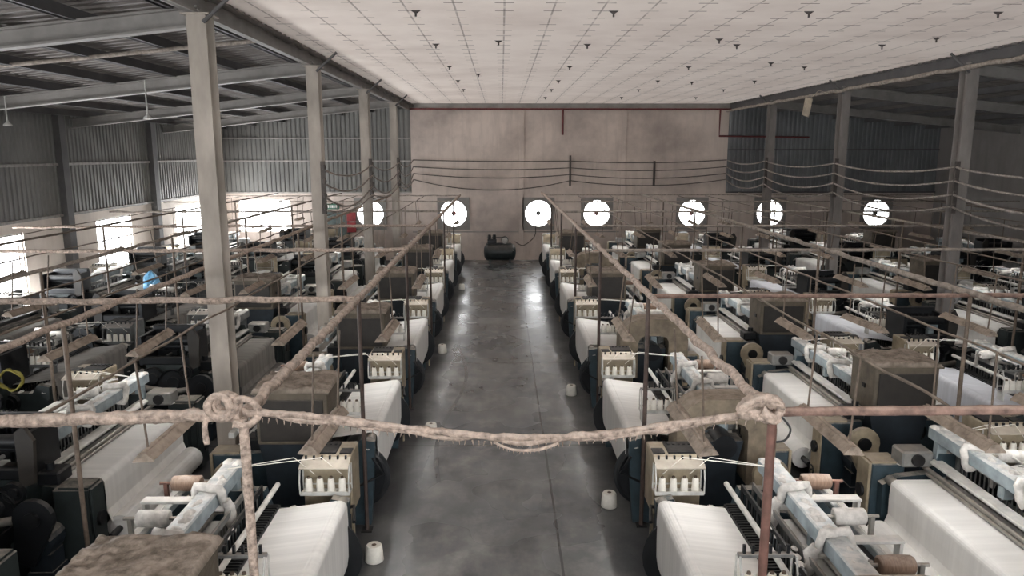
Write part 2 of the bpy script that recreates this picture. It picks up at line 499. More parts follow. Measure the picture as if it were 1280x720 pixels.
# lean-to roofs
def slope(mb, x0, x1, f, y0, y1, dz0, dz1):
    vs = [(x0, y0, f(x0) + dz0), (x1, y0, f(x1) + dz0), (x1, y1, f(x1) + dz0), (x0, y1, f(x0) + dz0),
          (x0, y0, f(x0) + dz1), (x1, y0, f(x1) + dz1), (x1, y1, f(x1) + dz1), (x0, y1, f(x0) + dz1)]
    return mb.add(vs, [(3, 2, 1, 0), (4, 5, 6, 7), (0, 1, 5, 4), (1, 2, 6, 5), (2, 3, 7, 6), (3, 0, 4, 7)])
def roof_sheet(x0, x1, f):
    mb = slope(MB(), x0, x1, f, YN, YF + 0.2, 0.0, 0.05)
    y = YN
    while y < YF:                      # ribs of the sheet, running down the slope
        slope(mb, x0, x1, f, y, y + 0.06, -0.035, 0.0); y += 0.28
    return mb
struct(roof_sheet(XL - 0.2, NL + 0.1, roofl), 'roof_left_panel', M['roof'])
struct(roof_sheet(NR - 0.1, XR + 0.2, roofr), 'roof_right_panel', M['roof'])
for y in [-1.5] + COLY:
    mb = slope(MB(), XL, NL, roofl, y - 0.09, y + 0.09, -0.46, -0.43)
    slope(mb, XL, NL, roofl, y - 0.012, y + 0.012, -0.44, -0.2); slope(mb, XL, NL, roofl, y - 0.09, y + 0.09, -0.22, -0.19)
    struct(mb, 'roof_beam', M['roofsteel'])
    mb = slope(MB(), NR, XR, roofr, y - 0.09, y + 0.09, -0.46, -0.43)
    slope(mb, NR, XR, roofr, y - 0.012, y + 0.012, -0.44, -0.2); slope(mb, NR, XR, roofr, y - 0.09, y + 0.09, -0.22, -0.19)
    struct(mb, 'roof_beam', M['roofsteel'])
for i in range(7):
    x = XL + 0.5 + i * 1.3
    z = roofl(x)
    struct(MB().box(x - 0.03, x + 0.03, YN, YF, z - 0.2, z - 0.03).box(x - 0.06, x + 0.08, YN, YF, z - 0.2, z - 0.185), 'purlin_beam', M['purlin'])
    x = NR + 0.5 + i * 1.4
    z = roofr(x)
    struct(MB().box(x - 0.03, x + 0.03, YN, YF, z - 0.2, z - 0.03).box(x - 0.08, x + 0.03, YN, YF, z - 0.2, z - 0.185), 'purlin_beam', M['purlin'])
# columns, their braces, eave beams
def column(x, y, s):
    mb = MB()
    mb.box(x - 0.13, x + 0.13, y - 0.15, y - 0.135, 0, HC - 0.3).box(x - 0.13, x + 0.13, y + 0.135, y + 0.15, 0, HC - 0.3)
    mb.box(x - 0.008, x + 0.008, y - 0.135, y + 0.135, 0, HC - 0.3)
    mb.box(x - 0.2, x + 0.2, y - 0.2, y + 0.2, 0, 0.02).box(x - 0.19, x + 0.19, y - 0.19, y + 0.19, HC - 0.32, HC - 0.3)
    o = struct(mb, 'column', M['column'] if s > 0 else M['columnshaded'])
    b = MB().tube([(x + s * 0.1, y - 0.16, HC - 0.42), (x + s * 0.55, y - 0.16, HC - 0.03)], 0.028, 6).build('brace', M['purlin'], o)
    return o
for y in COLY:
    column(NL, y, 1)
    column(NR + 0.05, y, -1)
struct(MB().box(NL - 0.1, NL + 0.02, YN, YF, HC - 0.3, HC - 0.27).box(NL - 0.05, NL - 0.03, YN, YF, HC - 0.3, HC).box(NL - 0.1, NL + 0.02, YN, YF, HC - 0.03, HC), 'eave_beam', M['roofsteel'])
struct(MB().box(NR - 0.02, NR + 0.12, YN, YF, HC - 0.3, HC - 0.27).box(NR + 0.03, NR + 0.05, YN, YF, HC - 0.3, HC).box(NR - 0.02, NR + 0.12, YN, YF, HC - 0.03, HC), 'eave_beam', M['purlin'])
# windows
def window(name, horiz, a0, a1, z0, z1, fx):
    fr = MB(); gl = MB()
    P = (lambda mb, a, b, c, d, e0, e1: mb.box(fx + e0, fx + e1, a, b, c, d)) if horiz == 'y' else (lambda mb, a, b, c, d, e0, e1: mb.box(a, b, fx - e1, fx - e0, c, d))
    w = 0.05
    P(fr, a0, a0 + w, z0, z1, -0.12, -0.04); P(fr, a1 - w, a1, z0, z1, -0.12, -0.04)
    P(fr, a0, a1, z0, z0 + w, -0.12, -0.04); P(fr, a0, a1, z1 - w, z1, -0.12, -0.04)
    for t in (1 / 2,):
        c = a0 + (a1 - a0) * t
        P(fr, c - 0.015, c + 0.015, z0, z1, -0.11, -0.05)
    P(gl, a0 + w, a1 - w, z0 + w, z1 - w, -0.083, -0.077)
    o = struct(fr, name, M['winframe'])
    gl.build('pane', M['glass'], o)
    return o
for i, (a, b) in enumerate(WINY):
    window('window_%d' % (i + 1), 'y', a, b, WZ[0], WZ[1], XL)
window('window_7', 'x', FW[0], FW[1], FW[2], FW[3], YF)
for i, (a, b) in enumerate(FILLWIN):
    window('window_%d' % (8 + i), 'x', a, b, FILLZ[0], FILLZ[1], YN - 0.2)  # added rear windows, out of view, put in to admit fill light
# the door under the exit sign
d = struct(MB().cbox(-8.15, -6.95, YF - 0.07, YF - 0.0, 0, 2.25, 0.008), 'door_1', M['doorm'])
MB().box(-8.0, -7.6, YF - 0.085, YF - 0.065, 0.3, 1.9).box(-7.5, -7.1, YF - 0.085, YF - 0.065, 0.3, 1.9).build('door_panel', M['doorm'], d)

# ------------------------------------------------------------------ fans
def ring_plate(mb, cx, cz, half, r, y0, y1, n=32):
    def sq(t):
        c, s = math.cos(t), math.sin(t); m = max(abs(c), abs(s)); return (cx + half * c / m, cz + half * s / m)
    vs = []
    for y in (y0, y1):
        for j in range(n):
            t = 2 * PI * j / n + PI / 4
            vs.append((cx + r * math.cos(t), y, cz + r * math.sin(t))); a, c = sq(t); vs.append((a, y, c))
    fs = []; L = 2 * n
    for j in range(n):
        a, b, c, d = 2 * j, 2 * j + 1, 2 * ((j + 1) % n) + 1, 2 * ((j + 1) % n)
        fs += [(a, b, c, d)[::-1], (L + a, L + b, L + c, L + d), (a, d, L + d, L + a)[::-1], (b, c, L + c, L + b)]
    mb.add(vs, fs); return mb
FANW = ['window-side corner behind the columns', 'aisle end beside the compressor, window side', 'aisle end above the blank-wall side looms',
        'far wall second from the compressor', 'far wall beneath the red pipe drop', 'slate cladding behind a column', 'slate cladding closest to the blank side wall']
for i, x in enumerate(FANX):
    root = empty('exhaust_fan', (x, YF, FZ))
    tag(root, 'round exhaust fan glowing with daylight, ' + FANW[i], 'fan', 'exhaust fans in the far wall')
    hb = ring_plate(MB(), 0, 0, FH + 0.07, 0.60, -0.05, 0.0)
    hb.build('housing', M['roofsteel'], root)
    ring = MB()
    n = 32
    vs = []; 
    for y in (0.0, 0.2):
        for r in (0.60, 0.63):
            vs += [(r * math.cos(2 * PI * j / n), y, r * math.sin(2 * PI * j / n)) for j in range(n)]
    fs = []
    for j in range(n):
        j2 = (j + 1) % n
        fs += [(j, j2, 2 * n + j2, 2 * n + j), (n + j2, n + j, 3 * n + j, 3 * n + j2)]
    ring.add(vs, fs, True); ring.build('duct_ring', M['white'], root)
    MB().lathe_y(0, 0, [(0.02, 0.05), (0.03, 0.1), (0.12, 0.11), (0.14, 0.05)], 16).build('motor', M['redboard'] if i in (1, 3, 4) else M['iron'], root)
    a0 = i * 0.5
    for q in range(4):
        a = a0 + q * PI / 2
        c, s = math.cos(a), math.sin(a)
        nx, nz = -s, c
        bl = MB()
        pts = []
        for rr, w in ((0.1, 0.02), (0.35, 0.035), (0.57, 0.045)):
            for sg in (-1, 1):
                pts.append((c * rr + nx * sg * w * 0.2, 0.10 + sg * w, s * rr + nz * sg * w * 0.2))
        vs = pts + [(p[0], p[1] + 0.006, p[2]) for p in pts]
        bl.add(vs, [(0, 1, 3, 2), (2, 3, 5, 4), (6, 8, 9, 7), (8, 10, 11, 9), (0, 2, 8, 6), (2, 4, 10, 8), (1, 7, 9, 3), (3, 9, 11, 5), (4, 5, 11, 10), (0, 6, 7, 1)])
        bl.build('blade', M['white'], root)
    MB().box(-0.6, 0.6, 0.0, 0.015, -0.012, 0.012).box(-0.012, 0.012, 0.0, 0.015, -0.6, 0.6).build('motor_mount', M['steel'], root)

# ------------------------------------------------------------------ the loom
def arc(cx, cz, r, a0, a1, n):
    return [(cx + r * math.cos(a0 + (a1 - a0) * i / n), cz + r * math.sin(a0 + (a1 - a0) * i / n)) for i in range(n + 1)]

def make_loom(sx, kind, warpm):
    """x: 0 at the warp edge, 2.05 at the cloth edge (times sx); y: weft direction, the head box at the near end (-y)"""
    R = empty('weaving_loom')
    grim = kind == 'grim'
    if grim: kind = 'dark'
    PALE = M['greybeam'] if grim else M['pale']; CLOTH = M['greycloth'] if grim else M['cloth']; WHITE = M['greybeam'] if grim else M['white']
    B = lambda: MB(sx)
    body = M['teal'] if kind != 'dark' else M['green']
    hw = 1.15
    prof = [(0.10, 0), (0.55, 0), (0.60, 0.30), (1.40, 0.30), (1.45, 0), (1.92, 0), (1.96, 0.90), (1.75, 1.0), (1.36, 1.04), (1.30, 1.30), (0.92, 1.30), (0.86, 1.05),
            (0.30, 1.05), (0.2, 1.2), (0.02, 1.16), (0.06, 0.5)]
    for s in (-1, 1):
        B().prism_uz(prof, s * 1.30 - 0.06, s * 1.30 + 0.06).build('side_frame', body, R)
    B().cbox(0.85, 1.0, -1.24, 1.24, 0.32, 0.48).build('cross_beam', body, R)
    B().cbox(1.62, 1.76, -1.24, 1.24, 0.5, 0.68).build('cross_beam', M['iron'], R)
    # warp beam
    wb = B().lathe_y(0.33, 0.60, [(-1.12, 0.31), (1.12, 0.31)], 28).build('warp_beam', warpm, R)
    for s in (-1, 1):
        fl = [(s * 1.12, 0.40), (s * 1.12, 0.47), (s * 1.145, 0.47), (s * 1.15, 0.43), (s * 1.17, 0.40), (s * 1.165, 0.25), (s * 1.19, 0.2), (s * 1.2, 0.08), (s * 1.24, 0.07)]
        B().lathe_y(0.33, 0.60, fl if s > 0 else fl[::-1], 28).build('flange', M['iron'], wb)
    B().cyl((0.09, -1.28, 1.15), (0.09, 1.28, 1.15), 0.06, 14).build('back_rest_roller', M['steel'], R)
    B().ribbon([(0.76, 1.13), (0.5, 1.165), (0.2, 1.205), (0.13, 1.218)] + arc(0.09, 1.15, 0.07, 1.2, PI, 6) + [(0.018, 1.0), (0.018, 0.8), (0.022, 0.6), (0.04, 0.48)], -hw, hw, -0.008).build('warp_sheet', warpm, R)
    # drop wires, healds
    g = B().box(0.74, 0.76, -1.2, 1.2, 1.06, 1.16).box(0.86, 0.88, -1.2, 1.2, 1.06, 1.16)
    for i in range(46):
        y = -1.16 + i * 2.32 / 45
        g.box(0.75, 0.87, y - 0.012, y + 0.012, 1.0, 1.18)
    g.build('drop_wire_grille', M['iron'], R)
    for k in range(4):
        u = 0.915 + 0.06 * k; z0 = 0.70 + (0.05, -0.03, 0.07, 0.0)[k]; z1 = z0 + 0.64
        h = B().box(u, u + 0.022, -1.2, 1.2, z1 - 0.06, z1).box(u, u + 0.022, -1.2, 1.2, z0, z0 + 0.05).box(u, u + 0.022, -1.2, -1.17, z0, z1).box(u, u + 0.022, 1.17, 1.2, z0, z1)
        if k in (0, 3):
            for i in range(30):
                y = -1.14 + i * 2.28 / 29
                h.box(u + 0.006, u + 0.016, y - 0.006, y + 0.006, z0 + 0.05, z1 - 0.06)
        h.build('heald_frame', M['alu'] if k != 0 else M['iron'], R)
    B().box(1.20, 1.215, -1.2, 1.2, 1.0, 1.17).build('reed', M['reed'], R)
    B().cbox(1.165, 1.285, -1.3, 1.3, 0.86, 1.0, 0.012).build('sley_beam', PALE, R)
    B().cyl((0.80, -1.34, 1.33), (0.80, 1.34, 1.33), 0.028, 10).build('guide_rod', WHITE, R)
    tb = B().cbox(1.16, 1.36, -1.42, 1.42, 1.44, 1.60, 0.015).build('top_beam', PALE, R)
    for y in (-1.3, 0.1, 1.3):
        B().cbox(1.20, 1.32, y - 0.05, y + 0.05, 1.02 if abs(y) > 1 else 1.28, 1.45, 0.01).build('bracket', PALE, tb)
    if kind in ('plain', 'dark'):
        B().cbox(1.24, 1.40, -1.3, 1.3, 1.17, 1.21, 0.01).build('shuttle_ledge', WHITE, R)
        B().cyl((1.42, -1.32, 1.10), (1.42, 1.32, 1.10), 0.03, 10).build('guide_rod', M['steel'], R)
    # rags knotted round the top beam
    rnd = random.Random(3)
    for y, ln in ((0.62, 0.34), (-0.28, 0.26)):
        loop = []
        for i in range(15):
            t = 2 * PI * i / 14
            loop.append((1.26 + 0.15 * max(-0.9, min(0.9, 1.3 * math.cos(t))), y + 0.03 * math.sin(2 * t), 1.52 + 0.125 * max(-0.9, min(0.9, 1.3 * math.sin(t)))))
        m = B().tube(loop, 0.042, 8, jitter=0.5, seed=y)
        tail = [(1.10, y, 1.5), (1.07, y + 0.02, 1.42), (1.06, y - 0.02, 1.3), (1.05, y, 1.5 - ln)]
        m.tube(tail, 0.05, 8, jitter=0.6, seed=4 + y, rs=[0.045, 0.06, 0.055, 0.03])
        m.build('rag', M['rag'], R)
    # rollers lying across and flat bars on the cloth side
    cross = kind in ('box', 'arch')
    for y, col in ((0.98, M['yarnbrown']), (0.22, M['rag']), (-0.62, M['yarnbrown'])) if cross else ():
        c = B().lathe_y(0, 0, [(-0.16, 0.05), (-0.15, 0.075), (0.15, 0.08), (0.16, 0.05)], 14)
        m = MB(sx)
        pr = [(-0.15, 0.06), (-0.14, 0.078), (0.0, 0.084), (0.14, 0.078), (0.15, 0.06)]
        m.tube([(1.62 + a, y, 1.52) for a, _ in pr], 0.08, 14, jitter=0.12, seed=y, rs=[b for _, b in pr])
        ro = m.build('cross_roller', col, R)
        s = B().cyl((1.36, y, 1.52), (1.90, y, 1.52), 0.018, 8).box(1.40, 1.44, y - 0.02, y + 0.02, 1.25, 1.53).box(1.82, 1.86, y - 0.02, y + 0.02, 1.2, 1.53)
        s.build('roller_shaft', M['steel'] if y < 0.9 else M['rust'], ro)
    for y in (0.60, -0.2, -0.95) if cross else ():
        m = B().cbox(1.34, 1.90, y - 0.06, y + 0.06, 1.50, 1.53, 0.006).box(1.86, 1.89, y - 0.05, y + 0.05, 1.2, 1.5).box(1.40, 1.42, y - 0.05, y + 0.05, 1.3, 1.5)
        m.build('cross_bar', M['white'], R)
    if cross:
        B().cbox(1.66, 1.72, -1.36, 1.36, 1.34, 1.42, 0.008).build('upper_rail', PALE, R)
        B().cbox(1.84, 1.92, -1.36, 1.36, 1.22, 1.30, 0.008).build('upper_rail', WHITE, R)
        B().cyl((1.78, -1.36, 1.33), (1.78, 1.36, 1.33), 0.022, 8).build('guide_rod', WHITE, R)
        for y in (0.35, -0.45):
            B().ribbon([(1.44, 1.30), (1.5, 1.16), (1.56, 1.10), (1.62, 1.12)], y - 0.16, y + 0.16, 0.006).build('cloth_flap', CLOTH, R)
        m = B()
        for y in (0.8, 0.1, -0.5, -1.1):
            m.box(1.38, 1.45, y - 0.05, y + 0.09, 1.22, 1.40).box(1.45, 1.56, y - 0.02, y + 0.02, 1.28, 1.33).cyl((1.5, y + 0.05, 1.2), (1.5, y + 0.05, 1.46), 0.022, 8)
        m.build('feeder_bracket', M['alu'], R)
    else:
        for y, col in ((0.55, M['rag']), (-0.5, M['yarnbrown'])):
            m = MB(sx)
            pr = [(-0.15, 0.05), (-0.14, 0.068), (0.0, 0.074), (0.14, 0.068), (0.15, 0.05)]
            m.tube([(0.92 + a, y, 1.56) for a, _ in pr], 0.07, 14, jitter=0.15, seed=y, rs=[b for _, b in pr])
            ro = m.build('cross_roller', col, R)
            B().cyl((0.70, y, 1.56), (1.16, y, 1.56), 0.016, 8).box(0.70, 0.73, y - 0.02, y + 0.02, 1.36, 1.57).build('roller_shaft', M['steel'], ro)
        m = B()
        for y in (-1.1, -0.75, -0.2, 0.25, 0.8, 1.1):
            m.tube([(0.86, y, 1.30), (0.86, y, 1.55), (1.05, y, 1.58)], 0.012, 6)
        m.cyl((0.95, -1.2, 1.57), (0.95, 1.2, 1.57), 0.014, 8)
        m.build('harness_rail', WHITE, R)
    # cloth
    cp = [(1.22, 1.02), (1.5, 1.025), (1.84, 1.025)] + arc(1.86, 0.955, 0.07, PI / 2, 0, 5) + [(1.935, 0.8), (1.93, 0.6), (1.98, 0.45)]
    B().ribbon(cp, -1.1, 1.1, 0.008).build('cloth_sheet', CLOTH, R)
    B().cyl((1.86, -1.28, 0.955), (1.86, 1.28, 0.955), 0.06, 12).build('breast_beam', M['steel'], R)
    B().cyl((1.45, -1.2, 1.06), (1.45, 1.2, 1.06), 0.022, 8).build('temple_rod', M['steel'], R)
    cr = B().lathe_y(2.06, 0.36, [(-1.08, 0.12), (-1.07, 0.165), (1.07, 0.165), (1.08, 0.12)], 22).build('cloth_roll', CLOTH, R)
    B().cyl((2.06, -1.3, 0.36), (2.06, 1.3, 0.36), 0.04, 8).build('roll_shaft', M['iron'], cr)
    # gear cases at the cloth corners
    for s in (-1, 1):
        y0, y1 = (1.37, 1.66) if s > 0 else (-1.62, -1.37)
        gc = B().cbox(1.62, 2.04, y0, y1, 0.04, 1.12, 0.02).build('gear_case', body, R)
        B().cbox(2.04, 2.075, y0 - 0.01, y1 + 0.01, 0.06, 1.13, 0.012).box(1.70, 2.04, y0, y1, 1.12, 1.145).build('front_panel', M['green'] if kind == 'dark' else M['beige'], gc)
        m = B().lathe_y(0, 0, [(0, 0)], 3) if False else B()
        hub = [(2.076, (y0 + y1) / 2, 0.72), (2.11, (y0 + y1) / 2, 0.72)]
        m.tube(hub, 0.085, 16)
        m.build('knob', M['black'], gc)
        ringp = [(2.11, (y0 + y1) / 2 + 0.07 * math.cos(t), 0.36 + 0.07 * math.sin(t)) for t in [2 * PI * i / 16 for i in range(17)]]
        B().tube(ringp, 0.011, 6, caps=False).tube([(2.076, (y0 + y1) / 2, 0.36), (2.13, (y0 + y1) / 2, 0.36)], 0.02, 8).build('hand_wheel', M['black'], gc)
    gh = B().cbox(1.36, 1.74, 1.24, 1.52, 1.12, 1.32, 0.02).build('gear_head', M['alu'], R)
    B().lathe_y(1.56, 1.22, [(1.20, 0.05), (1.20, 0.075), (1.24, 0.075)], 18).build('dial', M['black'], gh)
    B().cbox(1.40, 1.66, -1.52, -1.24, 1.12, 1.28, 0.02).cyl((1.5, -1.4, 1.28), (1.5, -1.4, 1.36), 0.05, 10).build('gear_head', M['iron'], R)
    lt = B()
    def tuft(x, y, z, r):
        vs, fs = [], []
        for i in range(4):
            for j in range(7):
                t = 2 * PI * j / 7; zz = i / 3.0
                rr = r * math.cos(zz * 1.45) * (1 + 0.5 * noise.noise(Vector((x * 9 + j, y * 9 + i, z * 5))))
                vs.append((x + rr * math.cos(t), y + 1.6 * rr * math.sin(t), z - 0.01 + r * 0.7 * zz))
        for i in range(3):
            for j in range(7): fs.append((i * 7 + j, i * 7 + (j + 1) % 7, (i + 1) * 7 + (j + 1) % 7, (i + 1) * 7 + j))
        fs.append(tuple(range(21, 28)))
        lt.add(vs, fs, True)
    rl = random.Random(11)
    for i in range(16): tuft(1.26 + rl.uniform(-0.06, 0.06), rl.uniform(-1.35, 1.35), 1.60, rl.uniform(0.025, 0.06))
    for i in range(14): tuft(rl.uniform(0.92, 1.1), rl.uniform(-1.1, 1.1), rl.uniform(1.33, 1.39), rl.uniform(0.02, 0.045))
    for i in range(8): tuft(0.80 + rl.uniform(-0.01, 0.01), rl.uniform(-1.2, 1.2), 1.35, rl.uniform(0.015, 0.03))
    for s_ in (-1, 1):
        for i in range(6): tuft(rl.uniform(1.4, 1.72), s_ * rl.uniform(1.27, 1.5), 1.13, rl.uniform(0.03, 0.06))
        for i in range(5): tuft(rl.uniform(0.1, 0.7), s_ * 1.30, 1.07, rl.uniform(0.03, 0.05))
    tag(lt.build('lint', M['rag'], R), kind='stuff')
    # head at the near end
    ped = B().prism_uz([(0.62, 0), (1.38, 0), (1.34, 0.9), (1.42, 1.28), (0.58, 1.28), (0.66, 0.9)], -1.68, -1.38).build('pedestal', M['navy'] if kind != 'dark' else M['green'], R)
    if kind == 'arch':
        out = [(0.55, 0.72), (0.55, 1.45)] + arc(0.95, 1.45, 0.40, PI, PI / 2, 6)[1:] + arc(1.42, 1.45, 0.40, PI / 2, 0, 6) + [(1.82, 0.72)]
        inn = [(1.46, 0.72), (1.46, 1.32)] + arc(1.33, 1.40, 0.13, 0, PI / 2, 4) + arc(1.02, 1.40, 0.13, PI / 2, PI, 4) + [(0.89, 1.32), (0.89, 0.72)]
        # an arch is not convex: build it as a strip of quads between the outer and inner curve
        def resample(pts, n):
            L = [0]
            for a, b in zip(pts, pts[1:]): L.append(L[-1] + math.dist(a, b))
            res = []
            for i in range(n + 1):
                t = L[-1] * i / n
                for q in range(len(pts) - 1):
                    if L[q + 1] >= t - 1e-9:
                        f = (t - L[q]) / max(L[q + 1] - L[q], 1e-9)
                        res.append((pts[q][0] + (pts[q + 1][0] - pts[q][0]) * f, pts[q][1] + (pts[q + 1][1] - pts[q][1]) * f)); break
            return res
        n = 26
        A, I = resample(out, n), resample(inn[::-1], n)
        y0, y1 = -1.74, -1.30
        vs = [(a, y0, c) for a, c in A] + [(a, y0, c) for a, c in I] + [(a, y1, c) for a, c in A] + [(a, y1, c) for a, c in I]
        L = n + 1; fs = []
        for i in range(n):
            fs += [(i, i + 1, L + i + 1, L + i), (2 * L + i + 1, 2 * L + i, 3 * L + i, 3 * L + i + 1), (i + 1, i, 2 * L + i, 2 * L + i + 1), (L + i, L + i + 1, 3 * L + i + 1, 3 * L + i)]
        for i in (0, n):
            q = (i, L + i, 3 * L + i, 2 * L + i)
            fs.append(q if i == 0 else q[::-1])
        cb = B().add(vs, fs).build('arch_cover', M['dustbeige'], R)
        B().cyl((1.18, -1.70, 1.2), (1.18, -1.34, 1.2), 0.16, 16).cyl((1.0, -1.66, 1.05), (1.0, -1.4, 1.05), 0.07, 10).build('drive_wheel', M['iron'], cb)
        B().cyl((0.72, -1.76, 1.1), (0.72, -1.73, 1.1), 0.07, 14).build('inspection_cap', M['iron'], cb)
    elif kind == 'dark':
        cb = B().box(0.5, 0.56, -1.72, -1.05, 1.28, 1.78).box(1.36, 1.42, -1.72, -1.05, 1.28, 1.78).cbox(0.5, 1.42, -1.72, -1.62, 1.28, 1.42, 0.02).cbox(0.5, 1.42, -1.15, -1.05, 1.28, 1.86, 0.02).build('head_frame', M['iron'], R)
        B().cyl((0.5, -1.5, 1.66), (1.42, -1.5, 1.66), 0.085, 14).cyl((0.5, -1.32, 1.52), (1.42, -1.32, 1.52), 0.06, 12).build('head_roller', M['iron'], cb)
        m = B()
        for i in range(12):
            u = 0.6 + i * 0.066
            m.prism_uz([(u, 1.42), (u + 0.03, 1.42), (u + 0.03, 1.70), (u + 0.015, 1.74), (u, 1.70)], -1.25, -1.18)
        m.build('lever_rack', M['iron'], cb)
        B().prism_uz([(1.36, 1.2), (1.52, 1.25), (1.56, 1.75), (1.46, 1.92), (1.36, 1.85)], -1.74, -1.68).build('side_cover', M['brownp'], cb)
        m = B().cbox(0.45, 1.3, -2.1, -1.78, 0.62, 0.68, 0.01).box(0.45, 1.3, -2.1, -2.08, 0.62, 0.80).box(0.45, 0.48, -2.1, -1.78, 0.62, 0.80).box(1.27, 1.3, -2.1, -1.78, 0.62, 0.80).box(0.5, 0.54, -2.05, -1.84, 0, 0.62).box(1.2, 1.24, -2.05, -1.84, 0, 0.62)
        m.build('oil_tray', M['iron'], R)
        for (u, z, r, y) in ((0.72, 1.05, 0.2, -1.78), (1.08, 0.98, 0.24, -1.82), (1.3, 1.16, 0.12, -1.8), (0.5, 0.72, 0.16, -1.74)):
            B().lathe_y(u, z, [(y, 0.05), (y, r * 0.45), (y + 0.03, r * 0.5), (y + 0.03, r * 0.85), (y, r), (y + 0.07, r), (y + 0.09, 0.05)], 20).build('gear_wheel', M['iron'], R)
        B().tube([(0.3, -1.9, 0.9), (0.6, -1.95, 0.96), (1.1, -1.92, 0.86), (1.5, -1.85, 0.9)], 0.05, 10).build('drive_shaft', M['steel'], R)
    else:
        cb = B().cbox(0.52, 1.42, -1.74, -1.02, 1.28, 1.98, 0.035, seg=2).build('cover_box', M['brown'], R)
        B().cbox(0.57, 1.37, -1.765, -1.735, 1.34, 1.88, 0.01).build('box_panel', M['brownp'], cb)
        # lint-heaped lid
        nx, ny = 34, 28
        vs = []; fs = []
        for j in range(ny + 1):
            for i in range(nx + 1):
                a = 0.49 + 0.96 * i / nx; y = -1.78 + 0.79 * j / ny
                e = min(i, nx - i, j, ny - j)
                h = 2.0 + (0 if e == 0 else 0.025 + 0.03 * noise.noise(Vector((a * 5, y * 5, 1))) + 0.03 * abs(noise.noise(Vector((a * 11, y * 11, 3)))) + 0.012 * noise.noise(Vector((a * 30, y * 30, 3))))
                vs.append((a, y, h - (0.03 if e == 0 else 0)))
        W = nx + 1
        for j in range(ny):
            for i in range(nx): fs.append((j * W + i, j * W + i + 1, (j + 1) * W + i + 1, (j + 1) * W + i))
        B().add(vs, fs, True).box(0.49, 1.45, -1.78, -0.99, 1.955, 1.975).build('lid', M['brown'], cb)
        B().box(0.50, 0.515, -1.5, -1.42, 1.6, 1.66).box(1.425, 1.44, -1.5, -1.42, 1.6, 1.66).build('latch', M['black'], cb)
    mo = B().lathe_y(1.62, 0.62, [(-1.98, 0.05), (-1.97, 0.15), (-1.72, 0.16), (-1.70, 0.13), (-1.64, 0.13)], 18).box(1.5, 1.74, -1.95, -1.7, 0.30, 0.5).box(1.48, 1.76, -1.97, -1.68, 0.0, 0.3).build('motor', M['navy'], R)
    tear = arc(1.66, 0.98, 0.22, -0.3, PI + 0.3, 12) + [(1.42, 0.5), (1.62, 0.42)]
    bg = B().prism_uz(tear, -2.06, -1.99).build('belt_guard', M['iron'] if kind == 'dark' else M['beige'], R)
    B().lathe_y(1.66, 0.98, [(-2.10, 0.05), (-2.10, 0.09), (-2.06, 0.09)], 16).build('pulley', M['black'], bg)
    for (u, z, r) in ((0.98, 0.55, 0.27), (0.62, 0.92, 0.15)):
        w = [(-1.48, 0.05), (-1.48, r * 0.5), (-1.455, r * 0.55), (-1.455, r * 0.9), (-1.48, r), (-1.40, r), (-1.38, 0.06)]
        B().lathe_y(u, z, w, 20).build('gear_wheel', M['iron'], R)
    # control cabinet and yarn racks
    cc = B().cbox(0.04, 0.58, 1.56, 2.0, 0.86, 1.56, 0.012).build('control_cabinet', M['greybeam'] if grim else M['beige'], R)
    B().cbox(0.12, 0.54, 1.6, 1.96, 0.0, 0.86, 0.01).build('cabinet_stand', M['iron'], cc)
    B().box(0.035, 0.06, 1.555, 1.62, 0.0, 0.9).build('cabinet_leg', M['iron'] if grim else M['beige'], cc)
    m = B().box(0.05, 0.18, 1.62, 1.76, 1.56, 1.575).box(0.22, 0.55, 1.62, 1.94, 1.56, 1.58)
    for i in range(5): m.box(0.25 + i * 0.06, 0.28 + i * 0.06, 1.84, 1.9, 1.58, 1.59)
    m.build('control_panel', M['iron'], cc)
    for (u0, u1, y0, y1, z) in ((0.04, 0.58, 1.40, 1.555, 1.18), (0.28, 0.74, -0.78, -0.64, 1.34)):
        m = B().box(u0, u1, y0, y1, z - 0.015, z).box(u0, u1, y1 - 0.01, y1, z + 0.05, z + 0.065).box(u0, u1, y0, y0 + 0.008, z, z + 0.03)
        for u in (u0, u1):
            m.tube([(u, y0, z), (u, y0 - 0.01, z + 0.16), (u, y0 + 0.05, z + 0.33)], 0.009, 6)
            m.tube([(u, y1, z), (u, y1, z + 0.3)], 0.009, 6)
        if y0 < 0:
            m.box(u0 + 0.01, u0 + 0.03, y0, y1, 1.17, z).box(u1 - 0.03, u1 - 0.01, y0, y1, 1.17, z)
        yr = m.build('yarn_rack', WHITE, R)
        if y0 > 0:
            h = B().add([(u0, y0 - 0.02, z + 0.30), (u1, y0 - 0.02, z + 0.30), (u1, y1 + 0.0, z + 0.36), (u0, y1 + 0.0, z + 0.36),
                     (u0, y0 - 0.02, z + 0.312), (u1, y0 - 0.02, z + 0.312), (u1, y1 + 0.0, z + 0.372), (u0, y1 + 0.0, z + 0.372)],
                    [(3, 2, 1, 0), (4, 5, 6, 7), (0, 1, 5, 4), (1, 2, 6, 5), (2, 3, 7, 6), (3, 0, 4, 7)])
        else:
            h = B().cbox(u0, u1, y1 - 0.05, y1, z + 0.29, z + 0.325, 0.006)
        for i in range(6):
            u = u0 + 0.05 + i * (u1 - u0 - 0.1) / 5
            h.box(u - 0.011, u + 0.011, y1 - 0.04, y1 - 0.015, z + 0.31, z + 0.40, mi=1)
        h.build('hook_strip', [M['alu'] if y0 < 0 or grim else M['cream'], M['iron']], yr)
    for a in (0.12, 0.42):
        pts = [(a, 1.44, 1.40), (a + 0.2, 1.38, 1.62), (1.24, 1.1, 1.62)]
        B().tube(pts, 0.005, 5).build('yarn_strand', M['yarn'], R)
    B().tube([(-0.02, 1.3, 0.9), (0.02, 1.52, 0.98), (0.3, 1.52, 0.9)], 0.022, 8).build('brake_lever', M['iron'], R)
